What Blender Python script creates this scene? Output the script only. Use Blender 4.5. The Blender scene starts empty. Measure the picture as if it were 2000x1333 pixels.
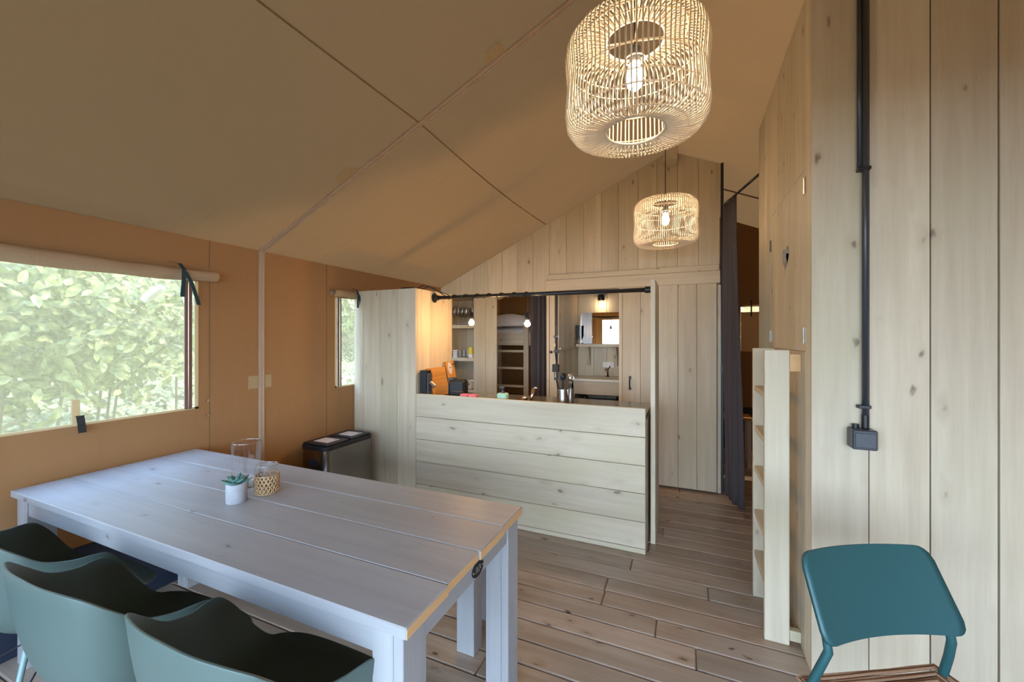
import bpy, bmesh, math, random
from mathutils import Vector, Matrix
R = random.Random(7)
S = bpy.context.scene
COL = S.collection
PI = math.pi

# ------------------------------------------------------------------ camera, world, sun, exposure
F, TH, CZ, HY = 790.0, math.radians(23.3), 1.45, 660.0
cam = bpy.data.cameras.new('camera'); co = bpy.data.objects.new('camera', cam); COL.objects.link(co)
cam.sensor_width = 36; cam.lens = F / 2000 * 36; cam.shift_y = -(666.5 - HY) / 2000
cam.clip_start = 0.02; cam.clip_end = 200
co.location = (0, 0, CZ); co.rotation_euler = (PI / 2, 0, TH)
S.camera = co
S.view_settings.view_transform = 'Standard'; S.view_settings.look = 'None'
S.view_settings.gamma = 1; S.view_settings.use_curve_mapping = False
S.view_settings.exposure = 0.68
S.cycles.use_denoising = True
S.cycles.max_bounces = 9; S.cycles.diffuse_bounces = 4; S.cycles.glossy_bounces = 4
S.cycles.transmission_bounces = 8; S.cycles.transparent_max_bounces = 12
S.cycles.sample_clamp_indirect = 6; S.cycles.caustics_reflective = False; S.cycles.caustics_refractive = False

w = bpy.data.worlds.new('world'); S.world = w; w.use_nodes = True
wn = w.node_tree; wn.nodes.clear()
wo = wn.nodes.new('ShaderNodeOutputWorld'); wb = wn.nodes.new('ShaderNodeBackground')
tc = wn.nodes.new('ShaderNodeTexCoord'); sx = wn.nodes.new('ShaderNodeSeparateXYZ')
cr = wn.nodes.new('ShaderNodeValToRGB')
cr.color_ramp.elements[0].position = 0.0; cr.color_ramp.elements[0].color = (0.65, 0.82, 1.0, 1)
cr.color_ramp.elements[1].position = 0.9; cr.color_ramp.elements[1].color = (0.30, 0.55, 1.0, 1)
wn.links.new(tc.outputs['Generated'], sx.inputs[0]); wn.links.new(sx.outputs[2], cr.inputs[0])
wn.links.new(cr.outputs[0], wb.inputs[0]); wn.links.new(wb.outputs[0], wo.inputs[0])
wb.inputs[1].default_value = 8.5

sd = bpy.data.lights.new('sun', 'SUN'); sd.energy = 8.0; sd.angle = math.radians(3); sd.color = (1.0, 0.90, 0.72)
so = bpy.data.objects.new('sun', sd); COL.objects.link(so)
so.rotation_euler = Vector((0.34, 0.52, 0.78)).to_track_quat('Z', 'Y').to_euler()

BULB_BIG, BULB_RAIL, BULB_WALL = 85.0, 330.0, 32.0

# ------------------------------------------------------------------ maths helpers
CT, ST = math.cos(TH), math.sin(TH)
def at(px, Y=None, X=None, py=None, Z=None):
    """a place in the room measured from the photograph: the ray of a pixel met with a known wall plane"""
    u = (px - 1000) / F; dx = u * CT - ST; dy = u * ST + CT
    if Y is not None: t = Y / dy
    elif X is not None: t = X / dx
    else: t = (CZ - Z) * F / (py - HY)
    z = CZ + (HY - py) / F * t if py is not None else (Z if Z is not None else 0)
    return Vector((dx * t, dy * t, z))

# ------------------------------------------------------------------ materials
def nmat(name):
    m = bpy.data.materials.new(name); m.use_nodes = True
    nt = m.node_tree; nt.nodes.clear()
    out = nt.nodes.new('ShaderNodeOutputMaterial')
    return m, nt, out
def N(nt, t, **k):
    n = nt.nodes.new(t)
    for a, b in k.items():
        if a.startswith('i_'): n.inputs[a[2:].replace('_', ' ')].default_value = b
        elif a.startswith('n'): n.inputs[int(a[1:])].default_value = b
        else: setattr(n, a, b)
    return n
def L(nt, a, b): nt.links.new(a, b)
def mathn(nt, op, a, b=None, c=None, clamp=False):
    n = nt.nodes.new('ShaderNodeMath'); n.operation = op; n.use_clamp = clamp
    for i, v in enumerate((a, b, c)):
        if v is None: continue
        if isinstance(v, (int, float)): n.inputs[i].default_value = v
        else: nt.links.new(v, n.inputs[i])
    return n.outputs[0]
def mixc(nt, fac, a, b, blend='MIX'):
    n = nt.nodes.new('ShaderNodeMix'); n.data_type = 'RGBA'; n.blend_type = blend
    if isinstance(fac, (int, float)): n.inputs[0].default_value = fac
    else: nt.links.new(fac, n.inputs[0])
    for i, v in ((6, a), (7, b)):
        if isinstance(v, tuple): n.inputs[i].default_value = (*v[:3], 1)
        else: nt.links.new(v, n.inputs[i])
    return n.outputs[2]
def obj_coord(nt, jitter=True):
    t = nt.nodes.new('ShaderNodeTexCoord')
    if not jitter: return t.outputs['Object']
    oi = nt.nodes.new('ShaderNodeObjectInfo')
    cb = nt.nodes.new('ShaderNodeCombineXYZ')
    L(nt, mathn(nt, 'MULTIPLY', oi.outputs['Random'], 37.0), cb.inputs[0])
    L(nt, mathn(nt, 'MULTIPLY', oi.outputs['Random'], 91.0), cb.inputs[1])
    L(nt, mathn(nt, 'MULTIPLY', oi.outputs['Random'], 53.0), cb.inputs[2])
    v = nt.nodes.new('ShaderNodeVectorMath'); v.operation = 'ADD'
    L(nt, t.outputs['Object'], v.inputs[0]); L(nt, cb.outputs[0], v.inputs[1])
    return v.outputs[0]

def wood(name, base, streak, axis, knot=(0.16, 0.11, 0.07), knots=0.075, rough=0.55, vary=0.10, grain=1.0, kscale=1.0, patch=None):
    """planed softwood: fine lines along the grain, soft broad bands, oval knots, a tone of its own per plank"""
    m, nt, out = nmat(name)
    c = obj_coord(nt)
    def mapped(al, ac):
        mp = nt.nodes.new('ShaderNodeMapping'); s = [ac, ac, ac]; s['XYZ'.index(axis)] = al
        mp.inputs['Scale'].default_value = s; L(nt, c, mp.inputs[0]); return mp.outputs[0]
    vo = N(nt, 'ShaderNodeTexVoronoi'); vo.feature = 'F1'; vo.inputs['Scale'].default_value = 1
    wn_ = N(nt, 'ShaderNodeTexNoise', i_Scale=3.0, i_Detail=2.0)
    L(nt, mapped(4.2 * kscale, 9.0 * kscale), wn_.inputs['Vector'])
    va = nt.nodes.new('ShaderNodeVectorMath'); va.operation = 'MULTIPLY_ADD'
    va.inputs[1].default_value = (0.34, 0.34, 0.34)
    L(nt, wn_.outputs['Color'], va.inputs[0]); L(nt, mapped(4.2 * kscale, 9.0 * kscale), va.inputs[2])
    L(nt, va.outputs[0], vo.inputs['Vector'])
    d = vo.outputs['Distance']
    halo = mathn(nt, 'SUBTRACT', 1.0, mathn(nt, 'DIVIDE', d, knots * 3.6, clamp=True), clamp=True)
    core = mathn(nt, 'SUBTRACT', 1.0, mathn(nt, 'DIVIDE', d, knots, clamp=True), clamp=True)
    core = mathn(nt, 'MULTIPLY', core, 1.7, clamp=True)
    n1 = N(nt, 'ShaderNodeTexNoise', i_Scale=1.0, i_Detail=4.0, i_Roughness=0.6)
    L(nt, mapped(1.3, 26.0 * grain), n1.inputs['Vector'])
    n2 = N(nt, 'ShaderNodeTexNoise', i_Scale=1.0, i_Detail=3.0); L(nt, mapped(0.7, 5.0), n2.inputs['Vector'])
    n3 = N(nt, 'ShaderNodeTexNoise', i_Scale=1.0, i_Detail=2.0); L(nt, mapped(9.0, 180.0 * grain), n3.inputs['Vector'])
    g = mathn(nt, 'ADD', mathn(nt, 'MULTIPLY', n1.outputs['Fac'], 0.55), mathn(nt, 'MULTIPLY', n2.outputs['Fac'], 0.45))
    g = mathn(nt, 'MULTIPLY_ADD', g, 3.0, -1.1, clamp=True)
    g = mathn(nt, 'MAXIMUM', g, mathn(nt, 'MULTIPLY', halo, 0.9))
    col = mixc(nt, g, base, streak)
    if patch:
        n4 = N(nt, 'ShaderNodeTexNoise', i_Scale=1.7, i_Detail=3.0); L(nt, c, n4.inputs['Vector'])
        col = mixc(nt, mathn(nt, 'MULTIPLY_ADD', n4.outputs['Fac'], 3.0, -1.45, clamp=True), col, patch)
    col = mixc(nt, mathn(nt, 'MULTIPLY', n3.outputs['Fac'], 0.16), col, (streak[0] * .6, streak[1] * .6, streak[2] * .6))
    col = mixc(nt, core, col, knot)
    oi = nt.nodes.new('ShaderNodeObjectInfo')
    hv = nt.nodes.new('ShaderNodeHueSaturation')
    L(nt, mathn(nt, 'MULTIPLY_ADD', oi.outputs['Random'], 2 * vary, 1 - vary), hv.inputs['Value'])
    L(nt, col, hv.inputs['Color'])
    b = N(nt, 'ShaderNodeBsdfPrincipled', i_Roughness=rough); L(nt, hv.outputs[0], b.inputs['Base Color'])
    b.inputs['Specular IOR Level'].default_value = 0.4
    bp = N(nt, 'ShaderNodeBump', i_Strength=0.12, i_Distance=0.002)
    L(nt, mathn(nt, 'SUBTRACT', n1.outputs['Fac'], mathn(nt, 'MULTIPLY', core, 0.6)), bp.inputs['Height']); L(nt, bp.outputs[0], b.inputs['Normal'])
    L(nt, b.outputs[0], out.inputs[0])
    return m

def plain(name, col, rough=0.5, metal=0.0, noise=0.06, nscale=30.0, bump=0.0, spec=0.5, coat=0.0):
    m, nt, out = nmat(name)
    c = obj_coord(nt)
    n = N(nt, 'ShaderNodeTexNoise', i_Scale=nscale, i_Detail=3.0); L(nt, c, n.inputs['Vector'])
    cc = mixc(nt, n.outputs['Fac'], tuple(x * (1 - noise) for x in col), tuple(min(1, x * (1 + noise)) for x in col))
    b = N(nt, 'ShaderNodeBsdfPrincipled', i_Roughness=rough, i_Metallic=metal); L(nt, cc, b.inputs['Base Color'])
    b.inputs['Specular IOR Level'].default_value = spec; b.inputs['Coat Weight'].default_value = coat
    if bump:
        bp = N(nt, 'ShaderNodeBump', i_Strength=bump, i_Distance=0.003); L(nt, n.outputs['Fac'], bp.inputs['Height']); L(nt, bp.outputs[0], b.inputs['Normal'])
    L(nt, b.outputs[0], out.inputs[0])
    return m

def canvas(name, col, trans, tw, wr=0.35):
    """tent cloth: weave, long soft creases, some daylight coming through"""
    m, nt, out = nmat(name)
    c = obj_coord(nt, False)
    big = N(nt, 'ShaderNodeTexNoise', i_Scale=1.6, i_Detail=4.0, i_Distortion=0.6); L(nt, c, big.inputs['Vector'])
    mp = nt.nodes.new('ShaderNodeMapping'); mp.inputs['Rotation'].default_value = (0.5, 0.3, 0.2); mp.inputs['Scale'].default_value = (1.5, 7, 1.5)
    L(nt, c, mp.inputs[0])
    cre = N(nt, 'ShaderNodeTexNoise', i_Scale=1.0, i_Detail=2.0, i_Distortion=1.2); L(nt, mp.outputs[0], cre.inputs['Vector'])
    wv = N(nt, 'ShaderNodeTexNoise', i_Scale=420.0, i_Detail=1.0); L(nt, c, wv.inputs['Vector'])
    cc = mixc(nt, big.outputs['Fac'], tuple(x * 0.90 for x in col), tuple(x * 1.08 for x in col))
    cc = mixc(nt, mathn(nt, 'MULTIPLY', wv.outputs['Fac'], 0.16), cc, tuple(x * 0.5 for x in col))
    h = mathn(nt, 'ADD', mathn(nt, 'MULTIPLY', cre.outputs['Fac'], 1.0), mathn(nt, 'MULTIPLY', wv.outputs['Fac'], 0.02))
    bp = N(nt, 'ShaderNodeBump', i_Strength=wr, i_Distance=0.03); L(nt, h, bp.inputs['Height'])
    d = N(nt, 'ShaderNodeBsdfDiffuse'); L(nt, cc, d.inputs[0]); L(nt, bp.outputs[0], d.inputs['Normal'])
    t = N(nt, 'ShaderNodeBsdfTranslucent'); t.inputs[0].default_value = (*trans, 1); L(nt, bp.outputs[0], t.inputs['Normal'])
    mx = nt.nodes.new('ShaderNodeMixShader'); mx.inputs[0].default_value = tw
    L(nt, d.outputs[0], mx.inputs[1]); L(nt, t.outputs[0], mx.inputs[2]); L(nt, mx.outputs[0], out.inputs[0])
    return m

def emit(name, col, strength):
    m, nt, out = nmat(name)
    e = N(nt, 'ShaderNodeEmission'); e.inputs[0].default_value = (*col, 1); e.inputs[1].default_value = strength
    L(nt, e.outputs[0], out.inputs[0]); return m
def glass(name, col=(1, 1, 1), rough=0.0, ior=1.45, alpha=0.0):
    m, nt, out = nmat(name)
    ge = nt.nodes.new('ShaderNodeNewGeometry'); vd = nt.nodes.new('ShaderNodeVectorMath'); vd.operation = 'DOT_PRODUCT'
    L(nt, ge.outputs['Normal'], vd.inputs[0]); L(nt, ge.outputs['Incoming'], vd.inputs[1])
    fr = mathn(nt, 'MULTIPLY_ADD', mathn(nt, 'POWER', mathn(nt, 'SUBTRACT', 1.0, mathn(nt, 'ABSOLUTE', vd.outputs['Value'])), 4.0), 0.8, 0.04)
    t = N(nt, 'ShaderNodeBsdfTransparent'); t.inputs[0].default_value = (*col, 1)
    g = N(nt, 'ShaderNodeBsdfGlossy'); g.inputs['Roughness'].default_value = rough
    mx = nt.nodes.new('ShaderNodeMixShader'); L(nt, mathn(nt, 'ADD', fr, alpha, clamp=True), mx.inputs[0])
    L(nt, t.outputs[0], mx.inputs[1]); L(nt, g.outputs[0], mx.inputs[2]); L(nt, mx.outputs[0], out.inputs[0])
    return m

WHITE = ((0.655, 0.57, 0.42), (0.485, 0.395, 0.28))
M = {}
for ax in 'XYZ':
    M['wall' + ax] = wood('whitewashed_plank_' + ax, *WHITE, ax, knots=0.11, knot=(0.24, 0.18, 0.12), patch=(0.55, 0.485, 0.315))
    M['table' + ax] = wood('table_plank_' + ax, (0.385, 0.385, 0.39), (0.30, 0.29, 0.29), ax, knots=0.09, knot=(0.16, 0.14, 0.13), rough=0.42, vary=0.05)
M['floor'] = wood('floor_plank', (0.43, 0.335, 0.255), (0.25, 0.17, 0.115), 'X', knots=0.12, knot=(0.06, 0.035, 0.02), rough=0.34, vary=0.20, kscale=1.25, patch=(0.40, 0.34, 0.28))
M['raw'] = wood('raw_end_grain', (0.72, 0.45, 0.22), (0.58, 0.32, 0.13), 'Y', knots=0.02, vary=0.05)
M['warmX'] = wood('beech_X', (0.66, 0.33, 0.09), (0.50, 0.22, 0.05), 'Y', knots=0.01, vary=0.05, rough=0.4)
M['orangewood'] = wood('oiled_pine', (0.62, 0.28, 0.06), (0.45, 0.18, 0.03), 'Z', knots=0.04, vary=0.05)
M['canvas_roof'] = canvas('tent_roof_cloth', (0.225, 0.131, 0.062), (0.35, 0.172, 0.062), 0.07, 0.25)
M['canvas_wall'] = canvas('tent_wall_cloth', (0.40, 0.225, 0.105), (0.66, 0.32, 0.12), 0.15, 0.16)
M['canvas_far'] = canvas('darkened_tent_cloth', (0.30, 0.165, 0.075), (0.4, 0.2, 0.08), 0.03, 0.3)  # wall cloth copy painted darker and less translucent, dimming the sunlit back wall
M['canvas_roll'] = canvas('rolled_cloth', (0.52, 0.36, 0.22), (0.55, 0.36, 0.18), 0.15, 0.5)
M['cream'] = canvas('cream_binding', (0.75, 0.62, 0.40), (0.8, 0.65, 0.4), 0.4, 0.1)
M['ribbon'] = plain('mauve_webbing', (0.47, 0.33, 0.27), 0.8, noise=0.15, nscale=80)
M['stitch'] = plain('seam_stitching', (0.22, 0.13, 0.055), 0.9)
M['patch'] = plain('seam_patch', (0.42, 0.30, 0.16), 0.85, noise=0.25, nscale=120)
M['navy'] = plain('navy_groundsheet', (0.012, 0.018, 0.035), 0.6, noise=0.2)
M['strap'] = plain('dark_green_strap', (0.008, 0.04, 0.045), 0.7)
M['blackstrap'] = plain('black_strap', (0.02, 0.02, 0.02), 0.7)
M['black'] = plain('black_metal', (0.022, 0.023, 0.026), 0.35, 0.3)
M['blackplastic'] = plain('black_plastic', (0.008, 0.008, 0.009), 0.5)
M['pipe'] = plain('grey_black_conduit', (0.035, 0.040, 0.050), 0.32)
M['badgeblack'] = plain('black_badge', (0.006, 0.006, 0.007), 0.6)
M['slate'] = plain('slate_grey_box', (0.06, 0.065, 0.075), 0.45, noise=0.15)
M['steel'] = plain('brushed_steel', (0.50, 0.48, 0.46), 0.24, 1.0, noise=0.05, nscale=150)
M['binsteel'] = plain('bin_steel', (0.27, 0.25, 0.23), 0.22, 1.0, noise=0.05)
M['darksteel'] = plain('brushed_dark_steel', (0.34, 0.32, 0.30), 0.30, 1.0)
M['chrome'] = plain('chrome', (0.85, 0.83, 0.80), 0.08, 1.0, noise=0.0)
M['sage'] = plain('sage_plastic', (0.080, 0.116, 0.102), 0.42, noise=0.03, nscale=8)
M['sage_metal'] = plain('sage_painted_metal', (0.19, 0.29, 0.28), 0.4, noise=0.03)
M['teal'] = plain('teal_paint', (0.018, 0.080, 0.084), 0.42, noise=0.04, nscale=6)
M['cord'] = plain('paper_cord', (0.30, 0.17, 0.10), 0.95, noise=0.35, nscale=200, bump=0.4, spec=0.1)
M['rattan'] = plain('pale_rattan', (0.88, 0.76, 0.60), 0.6, noise=0.12, nscale=60)
M['rattan2'] = plain('woven_rattan', (0.45, 0.29, 0.15), 0.7, noise=0.2, nscale=60)
M['curtain'] = plain('grey_violet_cloth', (0.080, 0.069, 0.072), 0.95, noise=0.35, nscale=260, bump=0.3, spec=0.1)
M['white'] = plain('white_linen', (0.78, 0.76, 0.76), 0.9, noise=0.05, nscale=5)
M['whiteplastic'] = plain('white_plastic', (0.80, 0.79, 0.76), 0.35)
M['pot'] = plain('grey_cement', (0.36, 0.365, 0.385), 0.8, noise=0.18, nscale=25, bump=0.2)
M['soil'] = plain('dark_soil', (0.03, 0.02, 0.012), 0.95)
M['succulent'] = plain('succulent_leaf', (0.085, 0.19, 0.165), 0.45, noise=0.6, nscale=14)
M['yellow'] = plain('yellow_plastic', (0.75, 0.58, 0.06), 0.4)
M['pink'] = plain('pink_wrap', (0.72, 0.16, 0.22), 0.4, noise=0.3, nscale=60)
M['mint'] = plain('mint_soap', (0.42, 0.68, 0.50), 0.25)
M['worktop'] = plain('dark_glossy_worktop', (0.10, 0.085, 0.07), 0.18, noise=0.2, nscale=40)
M['paper'] = plain('pale_paper_sticker', (0.66, 0.60, 0.56), 0.6, noise=0.1)
M['copper'] = plain('bronze_tap', (0.62, 0.45, 0.30), 0.2, 1.0)
M['ceramic'] = plain('cream_ceramic', (0.72, 0.66, 0.55), 0.3)
M['leaf'] = None
M['bulb'] = emit('bulb_glow', (1.0, 0.78, 0.52), BULB_BIG)
M['bulb_rail'] = emit('bulb_glow_small', (1.0, 0.60, 0.27), BULB_RAIL)
M['bulb_wall'] = emit('lamp_glow', (1.0, 0.72, 0.44), BULB_WALL)
M['glass'] = glass('clear_glass', (0.995, 0.995, 0.995), alpha=0.0)
M['glass_dim'] = glass('drinking_glass', (0.82, 0.80, 0.76), 0.05, alpha=0.10)
M['glass_wall'] = glass('lamp_glass', (0.9, 0.9, 0.9), alpha=0.03)
M['mirror'] = plain('mirror', (0.93, 0.93, 0.93), 0.01, 1.0, noise=0.0)
def leaf_mat(name, c1, c2, tw=0.5):
    m, nt, out = nmat(name)
    c = nt.nodes.new('ShaderNodeNewGeometry')
    n = N(nt, 'ShaderNodeTexNoise', i_Scale=1.4, i_Detail=3.0); L(nt, c.outputs['Position'], n.inputs['Vector'])
    n2 = N(nt, 'ShaderNodeTexNoise', i_Scale=17.0, i_Detail=1.0); L(nt, c.outputs['Position'], n2.inputs['Vector'])
    cc = mixc(nt, mathn(nt, 'MULTIPLY_ADD', mathn(nt, 'ADD', n.outputs['Fac'], n2.outputs['Fac']), 1.6, -1.1, clamp=True), c1, c2)
    d = N(nt, 'ShaderNodeBsdfPrincipled', i_Roughness=0.45); t = N(nt, 'ShaderNodeBsdfTranslucent')
    L(nt, cc, d.inputs[0]); L(nt, cc, t.inputs[0])
    mx = nt.nodes.new('ShaderNodeMixShader'); mx.inputs[0].default_value = tw
    L(nt, d.outputs[0], mx.inputs[1]); L(nt, t.outputs[0], mx.inputs[2]); L(nt, mx.outputs[0], out.inputs[0]); return m
M['leaf'] = leaf_mat('gap_toned_leaf', (0.014, 0.016, 0.003), (0.37, 0.38, 0.13))  # near-black blend paints dark gaps between leaves into their colour
M['leaf2'] = leaf_mat('ground_leaf', (0.07, 0.07, 0.018), (0.46, 0.45, 0.25))
M['earth'] = plain('leaf_litter', (0.055, 0.040, 0.020), 0.95, noise=0.5, nscale=7)
M['bark_gap_brown'] = plain('bark_gap_brown', (0.10, 0.07, 0.045), 0.9, noise=0.4, nscale=20)
def screen_mat():
    m, nt, out = nmat('insect_mesh')
    t = N(nt, 'ShaderNodeBsdfTransparent'); t.inputs[0].default_value = (1, 1, 1, 1)
    d = N(nt, 'ShaderNodeBsdfTranslucent'); d.inputs[0].default_value = (0.95, 0.80, 0.42, 1)
    e = N(nt, 'ShaderNodeBsdfDiffuse'); e.inputs[0].default_value = (0.75, 0.62, 0.38, 1)
    a = nt.nodes.new('ShaderNodeMixShader'); a.inputs[0].default_value = 0.4
    L(nt, d.outputs[0], a.inputs[1]); L(nt, e.outputs[0], a.inputs[2])
    mx = nt.nodes.new('ShaderNodeMixShader'); mx.inputs[0].default_value = 0.20
    L(nt, t.outputs[0], mx.inputs[1]); L(nt, a.outputs[0], mx.inputs[2]); L(nt, mx.outputs[0], out.inputs[0]); return m
M['screen'] = screen_mat()

# ------------------------------------------------------------------ mesh builder
class MB:
    def __init__(s): s.v = []; s.f = []
    def add(s, vs, fs):
        o = len(s.v); s.v += [tuple(x) for x in vs]; s.f += [tuple(i + o for i in q) for q in fs]; return s
    def box(s, x0, x1, y0, y1, z0, z1, c=0.0):
        if c <= 0:
            vs = [(x, y, z) for x in (x0, x1) for y in (y0, y1) for z in (z0, z1)]
            return s.add(vs, [(0, 1, 3, 2), (4, 6, 7, 5), (0, 4, 5, 1), (2, 3, 7, 6), (0, 2, 6, 4), (1, 5, 7, 3)])
        c = min(c, (x1 - x0) * .45, (y1 - y0) * .45, (z1 - z0) * .45)
        bm = bmesh.new(); bmesh.ops.create_cube(bm, size=1)
        for v in bm.verts:
            v.co = Vector(((x0 + x1) / 2 + v.co.x * (x1 - x0), (y0 + y1) / 2 + v.co.y * (y1 - y0), (z0 + z1) / 2 + v.co.z * (z1 - z0)))
        bmesh.ops.bevel(bm, geom=list(bm.edges), offset=c, segments=1, affect='EDGES', profile=0.5)
        s.bm(bm); return s
    def bm(s, bm):
        bm.verts.ensure_lookup_table(); bm.verts.index_update()
        s.add([v.co for v in bm.verts], [[v.index for v in f.verts] for f in bm.faces]); bm.free()
    def prism(s, pts, a, b, axis='Y'):
        """outline extruded along an axis: axis Y -> pts are (x, z); X -> (y, z); Z -> (x, y)"""
        n = len(pts)
        def P(p, t): return {'Y': (p[0], t, p[1]), 'X': (t, p[0], p[1]), 'Z': (p[0], p[1], t)}[axis]
        s.add([P(p, a) for p in pts] + [P(p, b) for p in pts],
              [tuple(range(n)), tuple(range(2 * n - 1, n - 1, -1))] + [(i, (i + 1) % n, n + (i + 1) % n, n + i) for i in range(n)])
        return s
    def tube(s, path, r, n=8, closed=False, caps=True):
        P = [Vector(p) for p in path]; k = len(P); rs = r if isinstance(r, (list, tuple)) else [r] * k
        up = None; vs = []
        for i, p in enumerate(P):
            if closed: t = P[(i + 1) % k] - P[(i - 1) % k]
            else: t = P[min(i + 1, k - 1)] - P[max(i - 1, 0)]
            if t.length < 1e-9: t = Vector((0, 0, 1))
            t.normalize()
            if up is None: up = Vector((0, 0, 1)) if abs(t.z) < 0.9 else Vector((1, 0, 0))
            a = t.cross(up)
            if a.length < 1e-4: a = t.orthogonal()
            a.normalize(); b = a.cross(t).normalized(); up = b
            for j in range(n):
                q = 2 * PI * j / n; vs.append(p + (a * math.cos(q) + b * math.sin(q)) * rs[i])
        fs = []
        for i in range(k if closed else k - 1):
            for j in range(n):
                i2 = (i + 1) % k
                fs.append((i * n + j, i * n + (j + 1) % n, i2 * n + (j + 1) % n, i2 * n + j))
        if caps and not closed:
            fs.append(tuple(range(n - 1, -1, -1))); fs.append(tuple((k - 1) * n + j for j in range(n)))
        return s.add(vs, fs)
    def lathe(s, prof, c=(0, 0, 0), n=24, cap=True):
        vs = []; k = len(prof)
        for r, z in prof:
            for j in range(n):
                q = 2 * PI * j / n; vs.append((c[0] + r * math.cos(q), c[1] + r * math.sin(q), c[2] + z))
        fs = [(i * n + j, i * n + (j + 1) % n, (i + 1) * n + (j + 1) % n, (i + 1) * n + j) for i in range(k - 1) for j in range(n)]
        if cap:
            if prof[0][0] > 1e-5: fs.append(tuple(range(n - 1, -1, -1)))
            if prof[-1][0] > 1e-5: fs.append(tuple((k - 1) * n + j for j in range(n)))
        return s.add(vs, fs)
    def grid(s, fn, nu, nv):
        vs = [fn(i / nu, j / nv) for i in range(nu + 1) for j in range(nv + 1)]
        fs = [(i * (nv + 1) + j, (i + 1) * (nv + 1) + j, (i + 1) * (nv + 1) + j + 1, i * (nv + 1) + j + 1) for i in range(nu) for j in range(nv)]
        return s.add(vs, fs)
    def build(s, name, mat, parent=None, smooth=False, kind=None, label=None, angle=None, solid=None, fix=True):
        me = bpy.data.meshes.new(name); me.from_pydata(s.v, [], s.f); me.validate()
        if fix:
            bm = bmesh.new(); bm.from_mesh(me); bmesh.ops.recalc_face_normals(bm, faces=bm.faces); bm.to_mesh(me); bm.free()
        me.materials.append(M[mat] if isinstance(mat, str) else mat)
        if smooth:
            me.polygons.foreach_set('use_smooth', [True] * len(me.polygons))
            if angle is not None: me.set_sharp_from_angle(angle=math.radians(angle))
        o = bpy.data.objects.new(name, me); COL.objects.link(o)
        if parent is not None:
            o.parent = parent
            p = parent; off = Vector((0, 0, 0))
            if parent.get('_abs'): o.location = -Vector(parent['_abs'])
        if solid:
            md = o.modifiers.new('thickness', 'SOLIDIFY'); md.thickness = solid; md.offset = 0
        if kind: o['kind'] = kind
        if label: o['label'] = label
        return o

def thing(name, label, cat, loc=(0, 0, 0), rz=0.0, group=None, world=True):
    """an Empty at the thing's base; with world=True its parts are given in room coordinates"""
    o = bpy.data.objects.new(name, None); COL.objects.link(o)
    o.empty_display_size = 0.05; o.location = loc; o.rotation_euler = (0, 0, rz)
    o['label'] = label; o['category'] = cat
    if group: o['group'] = group
    if world: o['_abs'] = tuple(loc)
    return o
def tag(o, label, cat, group=None, kind=None):
    o['label'] = label; o['category'] = cat
    if group: o['group'] = group
    if kind: o['kind'] = kind
    return o
def kids(o): return [c for c in bpy.data.objects if c.parent == o]
def copy_thing(o, loc, rz=None, label=None):
    r = o.copy(); COL.objects.link(r); r.location = loc
    if rz is not None: r.rotation_euler = (0, 0, rz)
    if label: r['label'] = label
    for ch in kids(o):
        c = ch.copy(); COL.objects.link(c); c.parent = r
        for g in kids(ch):
            d = g.copy(); COL.objects.link(d); d.parent = c
    return r
def structure(name, mb, mat, **k):
    o = mb.build(name, mat, **k); o['kind'] = 'structure'; return o
def empty_structure(name):
    o = bpy.data.objects.new(name, None); COL.objects.link(o); o['kind'] = 'structure'; o.empty_display_size = .05; return o

# ------------------------------------------------------------------ room dimensions
XL, XR, YF, YB, YG = -2.80, 2.50, -1.30, 6.0, 4.25
EZ, RX, RZ = 2.07, -0.15, 3.29
SL = (RZ - EZ) / (RX - XL)
SR = 0.44
def roofz(x):
    return EZ + SL * (x - XL) if x <= RX else RZ - SR * (x - RX)
XB, YBk, YBk2 = 0.495, 2.106, 3.477      # corner of the plank cabin on the right

# ---- floor
fl = structure('floor', MB().box(-2.85, 2.55, YF - 0.6, YB + 0.05, -0.06, -0.024), 'stitch')
rows = int((YB - YF) / 0.135) + 1
for r in range(rows):
    y0 = YF + r * 0.135; x = -2.84 - R.uniform(0, 1.6)
    while x < 2.5:
        ln = R.choice((1.35, 1.7, 2.1)); a, b = max(x, -2.84), min(x + ln, 2.52)
        if b - a > 0.05: MB().box(a + .0012, b - .0012, y0 + .002, y0 + .133, -0.024, 0.0, .006).build('floor_board', 'floor', fl)
        x += ln

# ---- canvas wall on the left with two window openings
W1 = (-1.05, 1.545, 1.008, 1.80); W2 = (2.615, 3.95, 1.015, 1.80)
def wall_panels(mb, x, holes, y0, y1, z0, z1, th=0.004):
    ys = sorted({y0, y1, *[h[0] for h in holes], *[h[1] for h in holes]})
    for a, b in zip(ys[:-1], ys[1:]):
        h = next((h for h in holes if h[0] <= a and b <= h[1]), None)
        segs = [(z0, z1)] if not h else [(z0, h[2]), (h[3], z1)]
        for c, d in segs: mb.box(x - th, x, a, b, c, d)
    return mb
wl = structure('wall_left', wall_panels(MB(), XL, [W1, W2], YF, YB, 0.0, EZ + .01), 'canvas_wall')
MB().box(XL, XL + .006, YF, YB, 0.0, 0.40).build('skirt', 'navy', wl)
for y in (at(409, X=XL).y, at(638, X=XL).y):
    MB().box(XL, XL + .0015, y - .003, y + .003, 0.4, EZ).build('seam', 'stitch', wl)
for wz in (1.05, 0.955):
    p = at(405, X=XL); MB().tube([(XL, p.y, wz), (XL + .008, p.y, wz)], .009, 10).build('grommet', 'copper', wl)
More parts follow.
